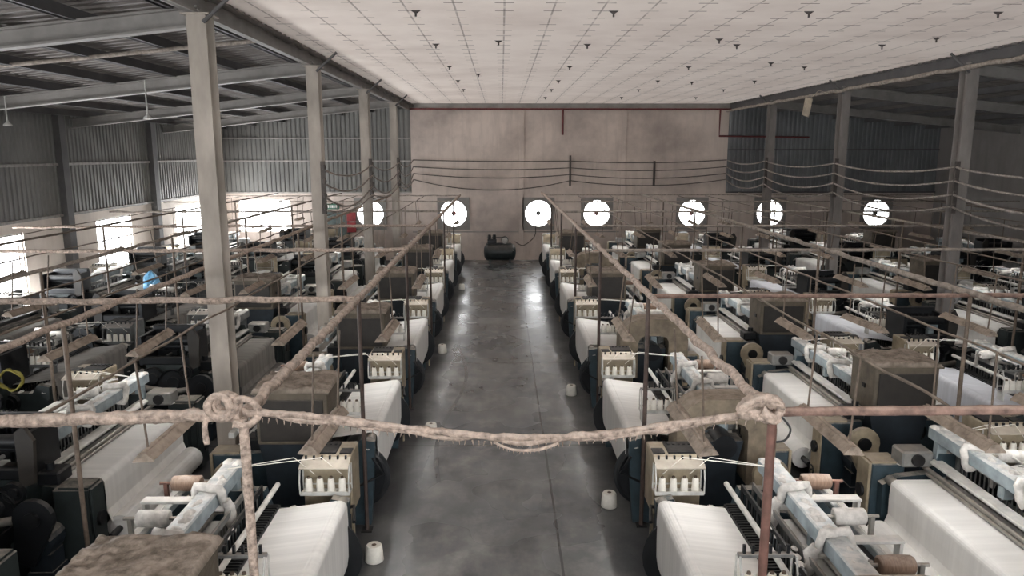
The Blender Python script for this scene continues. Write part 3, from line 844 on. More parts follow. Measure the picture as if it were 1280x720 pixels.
    B().tube([(0.05, -1.37, 0.95), (-0.08, -1.36, 0.72), (0.25, -1.36, 0.55)], 0.02, 8).build('brake_lever', M['iron'], R)
    return R

PROTO = {}
def proto(sx, kind, wm):
    k = (sx, kind, wm)
    if k not in PROTO: PROTO[k] = [make_loom(sx, kind, M[wm]), False]
    return PROTO[k]

CAMZ, F = 4.9, 930.0
PIT, YAW = math.atan(170 / F), math.atan(13 / F)
def proj(x, y, z):
    c, s = math.cos(YAW), math.sin(YAW)
    X, Y, Z = x * c - y * s, x * s + y * c, z - CAMZ
    f = Y * math.cos(PIT) - Z * math.sin(PIT); u = Y * math.sin(PIT) + Z * math.cos(PIT)
    if f < 0.1: return None
    return 640 + F * X / f, 360 - F * u / f
def in_view(x0, x1, y0, y1, z0, z1, m=10):
    P = [proj(x, y, z) for x in (x0, x1) for y in (y0, y1) for z in (z0, z1)]
    P = [p for p in P if p]
    if not P: return False
    return max(p[0] for p in P) > -m and min(p[0] for p in P) < 1280 + m and max(p[1] for p in P) > -m and min(p[1] for p in P) < 720 + m

# rows: (x of the warp edge, direction of the cloth side, y centres, kind by index, row words)
WS, BS = 'window side', 'blank-wall side'
ROWS = [
    (-1.65, -1, [6.3, 10.6, 15.2, 19.8, 24.4, 29.0], ['box'] * 6, 'aisle row', WS),
    (-6.75, 1, [5.0, 9.6, 14.2, 18.8, 23.4, 28.0], ['dark', 'dark', 'grim', 'plain', 'dark', 'dark'], 'second row', WS),
    (-7.3, -1, [8.4, 13.0, 17.6, 22.2, 26.8, 31.4], ['grim', 'grim', 'grim', 'dark', 'dark', 'dark'], 'third row', WS),
    (-12.4, 1, [11.6, 16.2, 20.8, 25.4, 30.0], ['grim', 'grim', 'dark', 'dark', 'dark'], 'fourth row', WS),
    (1.65, 1, [6.25, 10.6, 15.15, 19.75, 24.35, 28.9], ['arch', 'arch', 'arch', 'box', 'arch', 'box'], 'aisle row', BS),
    (6.6, -1, [7.2, 11.6, 16.2, 20.8, 25.4, 30.0], ['plain'] * 6, 'second row', BS),
    (7.25, 1, [6.8, 11.4, 15.6, 20.2, 24.8, 29.4], ['dark'] * 6, 'third row', BS),
    (12.9, -1, [12.4, 17.0, 21.6, 26.2, 30.8], ['dark', 'dark', 'plain', 'dark', 'dark'], 'fourth row', BS),
    (13.3, 1, [15.4, 20.0, 24.6, 29.2], ['dark', 'dark', 'dark', 'plain'], 'fifth row', BS),
    (18.4, -1, [18.2, 22.8, 27.4], ['dark'] * 3, 'sixth row', BS),
]
for sx in (-1, 1):
    for kd in ('box', 'dark', 'arch', 'plain', 'grim'):
        if kd == 'arch' and sx < 0: continue
        proto(sx, kd, 'greycloth' if kd == 'grim' else 'warp')
        continue
        proto(sx, kd, 'warp')
proto(1, 'dark', 'warpgrey')
index_children()
TINY = ('yarn_strand', 'brake_lever', 'hook_strip', 'latch', 'dial', 'temple_rod', 'roll_shaft', 'gear_wheel', 'inspection_cap', 'hand_wheel')
PLACED = []
DESC = {'box': 'blue-grey loom with brown box', 'plain': 'blue-grey loom with brown box', 'dark': 'dark green loom with open iron head', 'grim': 'dull grey dusty loom with iron head', 'arch': 'blue-grey loom with beige arch'}
for (wx, sx, ys, kinds, rw, side) in ROWS:
    cnt = 0
    for y, kd in zip(ys, kinds):
        x0, x1 = sorted((wx, wx + sx * 2.1))
        if not in_view(x0, x1, y - 1.9, y + 2.0, 0.4, 2.0, 0): continue
        wm = 'greycloth' if kd == 'grim' else 'warpgrey' if (rw == 'third row' and side == BS and kd == 'dark') else 'warp'
        pr = proto(sx, kd, wm)
        if not pr[1]:
            pr[1] = True; o = pr[0]; o.location = (wx, y, 0)
        else:
            o = dup(pr[0], (wx, y, 0), TINY if y > 21 else ())
        tag(o, '%s, %s from front in %s, %s' % (DESC[kd], ORD[cnt], rw, side), 'loom', 'looms in rows')
        PLACED.append((o, wx, sx, y, kd, rw, side, cnt)); cnt += 1
for pr in PROTO.values():
    if not pr[1]:
        for ch in list(CH.get(pr[0], [])):
            for g in CH.get(ch, []): bpy.data.objects.remove(g)
            bpy.data.objects.remove(ch)
        bpy.data.objects.remove(pr[0])

# yarn cones on the racks
cone_m = MB().lathe_z(0, 0, [(0, 0.042), (0.015, 0.046), (0.15, 0.036), (0.165, 0.03)], 12).lathe_z(0, 0, [(0.165, 0.02), (0.185, 0.016)], 8, mi=1)
cone = cone_m.build('yarn_cone', [M['yarn'], M['core']])
first = True; ncone = 0
for (o, wx, sx, y, kd, rw, side, cnt) in PLACED:
    for (u0, u1, yy, z, rk) in ((0.04, 0.58, 1.46, 1.18, 'cabinet rack'), (0.28, 0.74, -0.71, 1.34, 'sheet rack')):
        if rw not in ('aisle row', 'second row', 'third row') or y > (26 if rw == 'aisle row' else 17): continue
        for i in range(4):
            u = u0 + 0.085 + i * (u1 - u0 - 0.17) / 3
            px, py = wx + sx * u, y + yy
            if not in_view(px - 0.05, px + 0.05, py - 0.05, py + 0.05, z, z + 0.2, 0): continue
            c = cone if first else cone.copy()
            if not first: COL.objects.link(c)
            first = False; ncone += 1
            c.location = (px, py, z)
            tag(c, 'white cone %s on %s, %s loom, %s %s' % (ORD[i], rk, ORD[cnt], rw, side), 'yarn cone', 'yarn cones on the loom racks')
# cones standing on the floor
big = MB().lathe_z(0, 0, [(0, 0.10), (0.01, 0.115), (0.19, 0.10), (0.21, 0.085)], 20).lathe_z(0, 0, [(0.21, 0.03), (0.212, 0.028)], 10, mi=1)
fc = [(1.50, 9.72, 'beside the second post, blank-wall side'), (-1.56, 8.35, 'at the foot of the second post, window side'), (1.42, 14.6, 'beside the third post, blank-wall side'),
      (-1.48, 17.9, 'by the fourth loom of the window side'), (-1.45, 26.5, 'far up the aisle, window side'), (-1.25, 12.45, 'between second and third loom, window side')]
b0 = None
for x, y, w in fc:
    c = big.build('yarn_cone', [M['yarn'], M['core']]) if b0 is None else b0.copy()
    if b0 is None: b0 = c
    else: COL.objects.link(c)
    c.location = (x, y, 0.0)
    tag(c, 'white yarn cone on the aisle floor, ' + w, 'yarn cone', 'yarn cones on the floor')

# ------------------------------------------------------------------ pipe frame over the looms
HP = 3.12
def pts_line(a, b, step=0.12, sag=0.0, wob=0.0, seed=0):
    a, b = Vector(a), Vector(b); n = max(2, int((b - a).length / step))
    out = []
    for i in range(n + 1):
        t = i / n; p = a.lerp(b, t)
        w = Vector((noise.noise(Vector((t * n * 0.25, seed, 0))), 0, noise.noise(Vector((t * n * 0.25, seed, 5))))) * wob
        p = p + w; p.z -= sag * 4 * t * (1 - t)
        out.append(p)
    return out
def lumpy(name, pts, r, m, label, cat, group=None, jit=0.35, seed=0, n=9):
    o = MB().tube(pts, r, n, jitter=jit, seed=seed).build(name, m)
    return tag(o, label, cat, group)
# long pipes over the aisle edges (lint coated)
G1 = 'long pipes of the overhead frame'
lumpy('overhead_pipe', pts_line((-1.78, 4.95, HP), (-1.74, 31.3, HP), 0.05, wob=0.02, seed=2), 0.042, M['lint'], 'thick lint-coated pipe running along the aisle, window side', 'pipe', G1, seed=1)
lumpy('overhead_pipe', pts_line((1.88, 4.95, HP), (1.78, 33.6, HP), 0.09, wob=0.03, seed=8), 0.04, M['lint'], 'thick lint-coated pipe running along the aisle, blank-wall side', 'pipe', G1, seed=5)
lumpy('overhead_pipe', pts_line((-4.62, 6.2, HP), (-4.62, 33, HP), 0.12, wob=0.02, seed=3), 0.036, M['lint'], 'lint-coated long pipe above the front of the second row, window side', 'pipe', G1, seed=9)
lumpy('overhead_pipe', pts_line((-7.03, 9.5, HP), (-7.03, 33, HP), 0.12, wob=0.02, seed=4), 0.03, M['lintrail'], 'lint-coated long pipe between second and third row, window side', 'pipe', G1, seed=12)
lumpy('overhead_pipe', pts_line((-9.8, 13.5, HP), (-9.8, 33, HP), 0.14, seed=4), 0.024, M['postm'], 'thin grey long pipe between third and fourth row, window side', 'pipe', G1, seed=12)
lumpy('overhead_pipe', pts_line((6.0, 8.0, HP), (6.0, 33, HP), 0.12, wob=0.02, seed=6), 0.04, M['lintrail'], 'lint-coated long pipe above the second row, blank-wall side', 'pipe', G1, seed=15)
lumpy('overhead_pipe', pts_line((10.5, 13.5, HP), (10.5, 33, HP), 0.14, seed=6), 0.028, M['lintrail'], 'grey long pipe beside the columns, blank-wall side', 'pipe', G1, seed=15)
lumpy('overhead_pipe', pts_line((15.8, 20, HP), (15.8, 33, HP), 0.2, seed=6), 0.026, M['postm'], 'thin long pipe over the fifth row, blank-wall side', 'pipe', G1, seed=18)
# crosswise pipes
G2 = 'crosswise pipes of the overhead frame'
Y0 = 4.92
lumpy('cross_pipe', pts_line((-4.2, Y0 - 0.1, HP - 0.03), (-1.8, Y0, HP), 0.025, wob=0.012), 0.046, M['lint'], 'thick lint-coated crosswise pipe at the front, window side of the aisle', 'pipe', G2, seed=21, n=10)
lumpy('cross_pipe', pts_line((1.9, Y0, HP), (5.4, Y0 + 0.02, HP), 0.04), 0.034, M['rustlint'], 'rust-brown crosswise pipe at the front, blank-wall side of the aisle', 'pipe', G2, jit=0.18, seed=22, n=10)
sag = [Vector((-1.76, Y0, HP + 0.02)), Vector((-1.3, Y0, HP - 0.02)), Vector((-0.8, Y0, HP - 0.09)), Vector((-0.3, Y0, HP - 0.15)), Vector((0.15, Y0, HP - 0.18)), Vector((0.7, Y0, HP - 0.16)), Vector((1.2, Y0, HP - 0.09)), Vector((1.86, Y0, HP + 0.0))]
def smooth_path(P, per=12):
    out = []
    for i in range(len(P) - 1):
        p0, p1, p2, p3 = P[max(i - 1, 0)], P[i], P[i + 1], P[min(i + 2, len(P) - 1)]
        for q in range(per):
            t = q / per
            out.append(0.5 * ((2 * p1) + (p2 - p0) * t + (2 * p0 - 5 * p1 + 4 * p2 - p3) * t * t + (3 * p1 - p0 - 3 * p2 + p3) * t ** 3))
    out.append(P[-1]); return out
sp = smooth_path(sag, 20)
rope = MB().tube(sp, 0.026, 9, jitter=0.5, seed=31)
rope.tube([p + Vector((0.0, 0.02 * math.sin(i * 0.21), -0.028 + 0.012 * math.sin(i * 0.3))) for i, p in enumerate(sp)], 0.017, 7, jitter=0.6, seed=35)
ro = tag(rope.build('sagging_rope', M['lint']), 'lint-coated rope sagging across the aisle between the two front posts', 'rope')
fr = MB()
lo = [p for p in sp if -0.06 <= p.x <= 0.42]
m_ = len(lo) - 1
dr = [p + Vector((0, -0.03, -0.03 - 0.055 * 4 * (i / m_) * (1 - i / m_))) for i, p in enumerate(lo)]
fr.tube(dr, 0.010, 7, jitter=0.7, seed=77)
for i, p in enumerate(dr):
    fr.tube([p, p + Vector((0.006 * math.sin(i * 2.1), -0.004, -0.018 - 0.012 * abs(math.sin(i * 1.3))))], 0.004, 4, rs=[0.005, 0.0015])
for i, p in enumerate(sp):
    if i % 2 == 0: fr.tube([p + Vector((0, 0, -0.04)), p + Vector((0.01 * math.sin(i * 2.1), 0, -0.06 - 0.02 * abs(math.sin(i * 1.7))))], 0.004, 4, rs=[0.006, 0.0015])
tag(fr.build('lint_fringe', M['lint'], ro), kind='stuff')
for k, (y, x0, x1) in enumerate([(9.05, -6.3, -1.78), (13.8, -9.8, -1.78), (18.4, -12, -1.78), (23.0, -12, -1.78), (27.6, -12.4, -1.78), (31.3, -12.4, -1.74)]):
    lumpy('cross_pipe', pts_line((x0, y, HP - 0.03), (x1, y, HP - 0.01), 0.12, wob=0.02, seed=k), 0.038 - 0.003 * k, M['lint'] if k < 3 else M['lintrail'], 'lint-coated crosswise pipe, %s from the front, window side' % ORD[k + 1], 'pipe', G2, seed=40 + k)
for k, (y, x1) in enumerate([(9.3, 8.0), (13.8, 11.5), (18.4, 15.8), (23.0, 18.5), (27.6, 19.3), (32.2, 19.3)]):
    lumpy('cross_pipe', pts_line((1.86, y, HP - 0.03), (x1, y, HP - 0.03), 0.14, wob=0.01, seed=k + 9), 0.03, M['rustlint'] if k == 0 else M['lintrail'], '%s crosswise pipe, %s from the front, blank-wall side' % ('rust-brown' if k == 0 else 'dusty grey', ORD[k + 1]), 'pipe', G2, jit=0.2, seed=50 + k)
# knots at the two front posts
hose = MB()
c0 = Vector((-1.93, Y0 - 0.02, HP + 0.09))
coil = []
for i in range(60):
    t = i / 59 * 2 * PI * 2.6
    coil.append(c0 + Vector((0.085 * math.cos(t) + 0.05 * i / 59, -0.05 + 0.04 * i / 59 * 2, (0.085 - 0.02 * i / 59) * math.sin(t) - 0.02)))
hose.tube(coil, 0.028, 8, jitter=0.5, seed=61)
lp = smooth_path([Vector((-1.86, Y0 - 0.03, HP + 0.02)), Vector((-1.80, Y0 - 0.05, HP + 0.12)), Vector((-1.72, Y0 - 0.02, HP + 0.10)), Vector((-1.68, Y0, HP)), Vector((-1.74, Y0 - 0.05, HP - 0.06)), Vector((-1.84, Y0 - 0.05, HP - 0.05))], 8)
hose.tube(lp, 0.026, 8, jitter=0.5, seed=63)
ho = tag(hose.build('hose_coil', M['lint']), 'lint-coated coil of hose knotted at the front post, window side', 'hose')
tl = smooth_path([Vector((-2.02, Y0 - 0.03, HP)), Vector((-2.04, Y0 - 0.04, HP - 0.08)), Vector((-2.03, Y0 - 0.04, HP - 0.2))], 6)
MB().tube(tl, 0.02, 7, jitter=0.5, seed=66).build('hose_end', M['lint'], ho)
wrap = MB()
lp = smooth_path([Vector((1.86, Y0 - 0.02, HP - 0.03)), Vector((1.66, Y0 - 0.05, HP + 0.02)), Vector((1.72, Y0 - 0.05, HP + 0.09)), Vector((1.82, Y0 - 0.04, HP + 0.10)), Vector((1.91, Y0 - 0.02, HP + 0.06)), Vector((1.93, Y0, HP + 0.0)), Vector((1.88, Y0 - 0.05, HP - 0.04)), Vector((1.78, Y0 - 0.05, HP + 0.02))], 8)
wrap.tube(lp, 0.042, 9, jitter=0.6, seed=71)
wo = tag(wrap.build('hose_coil', M['lint']), 'lumpy lint-coated hose loop wrapped on the front post, blank-wall side', 'hose')
wl = smooth_path([Vector((1.93, Y0 - 0.05, HP - 0.02)), Vector((1.99, Y0 - 0.07, HP - 0.1)), Vector((1.96, Y0 - 0.07, HP - 0.18)), Vector((1.90, Y0 - 0.06, HP - 0.2))], 6)
MB().tube(wl, 0.008, 6).build('wire_end', M['black'], wo)

# posts
def post(x, y, m, r, label, jit=0.1, h=HP):
    mb = MB().tube([Vector((x, y, 0.01 + (h - 0.03) * i / 24)) for i in range(25)], r, 8, jitter=jit, seed=x + y)
    o = tag(mb.build('pipe_post', m), label, 'post', 'posts of the overhead pipe frame')
    MB().box(x - 0.07, x + 0.07, y - 0.07, y + 0.07, 0, 0.012).build('base_plate', M['iron'], o)
    return o
post(-1.78, Y0 - 0.02, M['lint'], 0.034, 'lint-coated brown post beneath the coiled hose at the front', 0.25)
post(1.88, Y0 - 0.02, M['rust'], 0.034, 'reddish rusty post beneath the lumpy hose loop at the front')
for k, y in enumerate((9.1, 13.8, 18.4, 23.0, 27.6)):
    post(-1.78, y, M['darkpost'], 0.026, 'grey-brown aisle post, %s from the front, window side' % ORD[k + 1])
    post(1.85, y + (0.08 if k == 0 else 0), M['darkpost'], 0.028, 'grey-brown aisle post, %s from the front, blank-wall side' % ORD[k + 1])
for X, ys, w in ((-4.62, (7.7, 12.3, 16.9, 21.5, 26.1), 'before the second row, window side'), (-7.03, (11.3, 15.9, 20.5, 25.1), 'between second and third row, window side'),
                 (6.02, (9.3, 13.92, 18.5, 23.1, 27.7), 'over the second row, blank-wall side'), (10.5, (14.7, 19.3, 23.9, 28.5), 'beside the columns, blank-wall side'), (-9.8, (13.8, 18.4, 23.0, 27.6), 'between third and fourth row, window side'),
                 (15.8, (22.0, 26.6), 'past the fifth row, blank-wall side')):
    k = 0
    for y in ys:
        if in_view(X, X, y, y, 0.5, HP, 0):
            post(X, y, M['postm'], 0.026, '%s post from the front %s' % (ORD[k], w)); k += 1

# thin rails and the lamps hung from them
RAILS = [(-3.35, WS, 'over the cloth side of the aisle row', 5.2), (-5.25, WS, 'over the second row', 6.4), (-6.3, WS, 'over the warp side of the second row', 7.6), (-8.6, WS, 'over the third row', 11.5), (-11.2, WS, 'over the fourth row', 15),
         (3.35, BS, 'over the cloth side of the aisle row', 5.2), (4.72, BS, 'over the cloth side of the second row', 6.4), (7.7, BS, 'over the warp side of the third row', 10.2), (8.9, BS, 'over the cloth side of the third row', 11.5), (11.3, BS, 'over the fourth row', 15.5), (14.2, BS, 'over the fifth row', 18.5), (17.3, BS, 'over the sixth row', 22)]
HR = 3.02
for x, side, w, y0 in RAILS:
    lumpy('lamp_rail', pts_line((x, y0, HR), (x, 32.6, HR), 0.2, wob=0.02, seed=x), 0.013, M['postm'], 'thin dusty lamp rail %s, %s' % (w, side), 'rail', 'thin rails that carry the lamps', seed=80 + x, n=6)
# lamp
def make_lamp():
    R = empty('hanging_lamp')
    w, h, t = 0.10, 0.07, 0.006
    pr = [(-w, 0), (-0.035, h), (0.035, h), (w, 0), (w - 0.01, 0), (0.03, h - t), (-0.03, h - t), (-w + 0.01, 0)]
    mb = MB(); n = len(pr)
    L = 0.62
    vs = [(a, -L, c) for a, c in pr] + [(a, L, c) for a, c in pr]
    fs = [(i, (i + 1) % n, n + (i + 1) % n, n + i)[::-1] for i in range(n)]
    fs += [(0, 1, 6, 7), (1, 2, 5, 6), (2, 3, 4, 5)]
    fs += [(0, 7, 4, 3), (7, 6, 5, 4)][:0]
    fs += [(n + 0, n + 7, n + 6, n + 1), (n + 1, n + 6, n + 5, n + 2), (n + 2, n + 5, n + 4, n + 3)]
    mb.add(vs, fs)
    for q in (-L, L):
        mb.prism_uz([(-w, -0.012), (w, -0.012), (w, 0.0), (0.035, h), (-0.035, h), (-w, 0.0)], q - 0.004, q + 0.004)
    # lint heaped along the top
    mb.tube([Vector((0.0, -0.6 + i * 0.05, h)) for i in range(25)], 0.024, 6, jitter=0.7, seed=4)
    mb.build('reflector', M['trough'], R)
    MB().cyl((0, -0.57, 0.03), (0, 0.57, 0.03), 0.014, 8).build('lamp_tube', M['lamptube'], R)
    for s in (-1, 1):
        MB().tube([Vector((0, s * 0.5, h + (HR - 2.07 - h) * i / 10)) for i in range(11)], 0.011, 6, jitter=0.15, seed=s).build('rod', M['postm'], R)
    return R
LP = make_lamp(); index_children()
used = False; nl = 0
LROWS = [(-1.82, 0, 1.0, 'warp side'), (-3.35, 0, 0.9, 'cloth side'), (-5.25, 1, 1.3, 'cloth side'), (-6.3, 1, 1.0, 'warp side'), (-8.6, 2, 0.4, 'cloth side'), (-11.2, 3, 0.6, 'cloth side'),
         (1.95, 4, 1.05, 'warp side'), (3.35, 4, 1.0, 'cloth side'), (4.72, 5, 0.05, 'cloth side'), (6.02, 5, 0.4, 'warp side'), (7.7, 6, 0.5, 'warp side'), (8.9, 6, 0.2, 'cloth side'), (11.3, 7, 0.2, 'cloth side'), (14.2, 8, 0.3, 'cloth side'), (17.3, 9, 0.3, 'cloth side')]
for x, ri, dy, w in LROWS:
    wx, sx, ys, kinds, rw, side = ROWS[ri]
    k = 0
    for y in ys:
        y += dy
        if not in_view(x, x, y - 0.6, y + 0.6, 2.0, 2.1, 0): continue
        o = dup(LP, (x, y, 2.07)) if used else LP
        o.location = (x, y, 2.07)
        used = True
        o.rotation_euler = (0.03 * math.sin(k * 5 + x), 0.12 * math.sin(k * 3.3 + x * 2), 0.03 * math.sin(k + x))
        tag(o, 'dusty trough lamp, %s from front over %s of %s, %s' % (ORD[k], w, rw, side), 'lamp', 'trough lamps hung over the looms'); k += 1; nl += 1

# ------------------------------------------------------------------ wall and ceiling services
tag(MB().tube([(NL, YF - 0.15, 6.78), (NR + 0.1, YF - 0.15, 6.78)], 0.04, 8)
    .tube([(2.73, YF - 0.15, 6.78), (2.73, YF - 0.15, 5.65)], 0.05, 8)
    .tube([(9.75, YF - 0.15, 6.78), (9.75, YF - 0.15, 5.6), (13.8, YF - 0.15, 5.55)], 0.04, 8).build('fire_pipe', M['red']),
    'dark red fire pipe along the top of the far wall with two drops', 'pipe')
tag(MB().tube([(10.02, -4 + i * 0.25, HC - 0.33 + 0.03 * noise.noise(Vector((i * .4, 0, 0)))) for i in range(152)], 0.05, 8, jitter=0.4, seed=3).build('eave_pipe', M['lintrail']),
    'dusty pipe along the ceiling edge, blank-wall side', 'pipe')
tag(MB().tube([(-3.9, -4 + i * 0.25, HC - 0.1 + 0.05 * noise.noise(Vector((i * .5, 3, 0)))) for i in range(152)], 0.045, 8, jitter=0.7, seed=6).build('eave_pipe', M['cable']),
    'lint-hung pipe along the ceiling edge, window side', 'pipe')
for k, z in enumerate((4.55, 4.25, 3.95, 3.68)):
    def span(a, b, s, per=10):
        a, b = Vector(a), Vector(b)
        return [a.lerp(b, i / per) - Vector((0, 0, s * 4 * (i / per) * (1 - i / per))) for i in range(per + 1)]
    zz = lambda d: z + d
    P = span((NL + 0.1, YF - 0.1, z), (3.1, YF - 0.1, z - 0.05), 0.04 + 0.07 * k + (0.2 if k == 3 else 0), 16)
    P += span((3.1, YF - 0.1, z - 0.05), (NR - 0.05, YF - 0.1, z), 0.1 + 0.05 * k, 16)[1:]
    o = tag(MB().tube(P, 0.022, 6).build('power_cable', M['cable']), 'sagging dark cable on the far wall, %s from the top' % ORD[k], 'cable', 'cables strung along the far wall')
    P = [Vector((NR - 0.05, YF - 0.1, z))]
    yy = YF - 0.1
    for y in (28.78, 22.75, 16.72, 10.58):
        P += span((NR - 0.15 if yy < 33 else NR - 0.05, yy, z), (NR - 0.15, y - 0.17, z + 0.02), 0.16 + 0.04 * k, 12)[1:]
        yy = y - 0.17
    tag(MB().tube(P, 0.024, 6, jitter=0.5, seed=k).build('power_cable', M['cablelint']), 'lint-coated cable strung along the columns, blank-wall side, %s from the top' % ORD[k], 'cable', 'cables strung along the blank-wall columns')
    P = [Vector((NL + 0.1, YF - 0.1, z))]
    yy = YF - 0.1
    for y in (28.78, 22.75, 16.72):
        P += span((NL + 0.2 if yy < 33 else NL + 0.1, yy, z), (NL + 0.2, y - 0.17, z - 0.05), 0.22 + 0.08 * ((k * 7) % 3), 12)[1:]
        yy = y - 0.17
    tag(MB().tube(P, 0.022, 6, jitter=0.5, seed=k + 5).build('power_cable', M['cablelint']), 'lint-coated cable looped along the columns, window side, %s from the top' % ORD[k], 'cable', 'cables strung along the window-side columns')
for (x, y, s, w) in [(NR + 0.05, 28.78, -1, 'blank-wall side'), (NR + 0.05, 22.75, -1, 'blank-wall side'), (NR + 0.05, 16.72, -1, 'blank-wall side'), (NL, 28.78, 1, WS), (NL, 22.75, 1, WS), (NL, 16.72, 1, WS)]:
    mb = MB().box(x + s * 0.1, x + s * 0.2, y - 0.19, y - 0.155, 3.55, 4.7)
    for z in (4.57, 4.27, 3.97, 3.7): mb.lathe_z(x + s * 0.18, y - 0.2, [(z - 0.06, 0.03), (z, 0.05), (z + 0.06, 0.03)], 8)
    tag(mb.build('cable_bracket', M['cable']), 'dusty cable bracket on the %s column from the far wall, %s' % (ORD[int(round((28.78 - y) / 6.03))], w), 'bracket', 'cable brackets on the columns')
tag(MB().box(3.06, 3.14, YF - 0.14, YF, 3.4, 4.75).build('cable_bracket', M['cable']), 'dark upright cable bracket in the middle of the far wall', 'bracket')
tag(MB().box(6.86, 6.94, YF - 0.14, YF, 3.4, 4.5).build('cable_bracket', M['cable']), 'dark upright cable bracket near the red pipe end of the far wall', 'bracket')
# ceiling brackets
hk = MB().add([(-0.075, 0, 0), (0.075, 0, 0), (0.02, 0, -0.04), (-0.02, 0, -0.04), (-0.075, 0.03, 0), (0.075, 0.03, 0), (0.02, 0.03, -0.04), (-0.02, 0.03, -0.04)],
              [(0, 1, 2, 3)[::-1], (4, 5, 6, 7), (0, 3, 7, 4)[::-1], (1, 5, 6, 2)[::-1], (3, 2, 6, 7)[::-1], (0, 4, 5, 1)[::-1]]).cyl((0, 0.015, -0.04), (0, 0.015, -0.09), 0.016, 8)
h0 = None
HOOKS = [(x, y) for x in (-1.3, 1.72, 4.72, 7.65) for y in (11.9, 15.45, 19.35, 23.1, 26.3, 30.0)] + [(-0.05, 15.0), (-0.63, 21.2), (4.15, 14.7), (8.2, 14.5), (6.5, 18.5), (5.85, 23.5)]
for x, y in HOOKS:
    if x == -1.3 and y > 27: continue
    o = hk.build('ceiling_bracket', M['hook']) if h0 is None else h0.copy()
    if h0 is None: h0 = o
    else: COL.objects.link(o)
    o.location = (x, y, HC)
    tag(o, 'small dark bracket on the white ceiling', 'bracket', 'small ceiling brackets')
# card hanging from an eave beam
tag(MB().add([(9.3, 23.3, 6.55), (9.55, 23.35, 6.5), (9.45, 23.32, 5.95), (9.22, 23.28, 6.02), (9.3, 23.31, 6.55), (9.55, 23.36, 6.5), (9.45, 23.33, 5.95), (9.22, 23.29, 6.02)],
             [(0, 1, 2, 3)[::-1], (4, 5, 6, 7), (0, 4, 5, 1), (1, 5, 6, 2), (2, 6, 7, 3), (3, 7, 4, 0)]).tube([(9.45, 23.33, 6.5), (9.7, 23.3, 6.75), (9.98, 23.3, HC - 0.36)], 0.008, 5).build('hanging_card', M['card']),
    'pale card dangling beneath the ceiling edge pipe', 'card')
# exit sign, red board
sg = tag(MB().cbox(-7.95, -7.35, YF - 0.16, YF - 0.1, 2.35, 2.6, 0.01).build('exit_sign', M['signgreen']), 'green lettered sign over the door in the far corner', 'sign')
mb = MB()
for a, b in ((-7.88, -7.80), (-7.77, -7.71), (-7.68, -7.60), (-7.57, -7.53), (-7.50, -7.42)): mb.box(a, b, YF - 0.168, YF - 0.158, 2.41, 2.54)
mb.build('sign_lettering', M['tube'], sg)
tag(MB().cbox(-7.02, -6.62, YF - 0.14, YF - 0.08, 1.3, 1.75, 0.01).cbox(-7.02, -6.62, YF - 0.14, YF - 0.08, 1.8, 2.2, 0.01).build('notice_board', M['redboard']), 'red board of two panels beside the door in the far corner', 'board')

tag(MB().tube([(XL + 0.3, 13.2, 6.02), (-8, 13.2, 6.38), (NL - 0.1, 13.2, 6.75)], 0.035, 8).build('conduit_pipe', M['lintrail']), 'pinkish pipe crossing beneath the side roof, window side', 'pipe')
for (x, y, z1, z0) in ((-7.6, 16.5, 6.2, 5.6), (-10.6, 16.5, 5.9, 5.45)):
    P = tag(empty('pendant_lamp', (x, y, z0)), 'small pendant lamp on a thin rod beneath the side roof, ' + ('close to the columns' if x > -9 else 'close to the window wall'), 'lamp')
    MB().cyl((0, 0, 0.1), (0, 0, roofl(x) - 0.22 - z0), 0.014, 6).build('rod', M['white'], P)
    MB().lathe_z(0, 0, [(0, 0.09), (0.03, 0.085), (0.08, 0.03), (0.12, 0.02)], 14).build('lamp_shade', M['white'], P)

# ------------------------------------------------------------------ compressor at the end of the aisle
cz = 0.48
C = tag(empty('air_compressor', (-0.08, 33.2, 0)), 'dark horizontal air compressor against the far wall at the aisle end', 'compressor')
prof = [(-0.72, 0.05), (-0.70, 0.22), (-0.62, 0.35), (-0.52, 0.38), (0.52, 0.38), (0.62, 0.35), (0.70, 0.2), (0.72, 0.05)]
MB().tube([(a, 0, cz) for a, _ in prof], 0.3, 24, rs=[b for _, b in prof]).build('tank', M['tank'], C)
for x in (-0.45, 0.45):
    for y in (-0.2, 0.2):
        MB().box(x - 0.04, x + 0.04, y - 0.03, y + 0.03, 0, 0.32).build('leg', M['tank'], C)
MB().box(-0.6, 0.5, -0.2, 0.2, 0.84, 0.87).build('mounting_plate', M['tank'], C)
pu = MB().cbox(-0.55, -0.15, -0.15, 0.15, 0.87, 1.06, 0.02)
for x in (-0.47, -0.25):
    for i in range(4): pu.lathe_z(x, 0, [(1.04 + i * 0.05, 0.09), (1.06 + i * 0.05, 0.09)], 14)
    pu.lathe_z(x, 0, [(1.04, 0.065), (1.26, 0.065)], 12)
pu.build('pump', M['iron'], C)
MB().lathe_y(0.22, 1.02, [(-0.16, 0.12), (-0.14, 0.16), (0.16, 0.16), (0.18, 0.1)], 18).build('motor', M['tank'], C)
MB().lathe_y(0.22, 1.02, [(-0.22, 0.08), (-0.22, 0.14), (-0.18, 0.14)], 18).lathe_y(0.22, 1.02, [(-0.235, 0.05), (-0.22, 0.05)], 12).build('pulley', M['steel'], C)
MB().tube([(0.22, -0.21, 1.17), (-0.35, -0.2, 1.17)], 0.015, 6).tube([(0.22, -0.21, 0.87), (-0.35, -0.2, 0.9)], 0.015, 6).build('drive_belt', M['black'], C)
MB().box(0.50, 0.60, -0.345, -0.30, 0.5, 0.62).build('name_plate', M['white'], C)
tag(MB().tube(smooth_path([Vector((0.6, 33.6, 0.9)), Vector((1.0, 33.85, 0.7)), Vector((1.5, 33.9, 1.1)), Vector((1.55, 33.93, 1.6))], 8), 0.02, 6).build('air_hose', M['cable']), 'dark air hose climbing the wall from the compressor', 'hose')

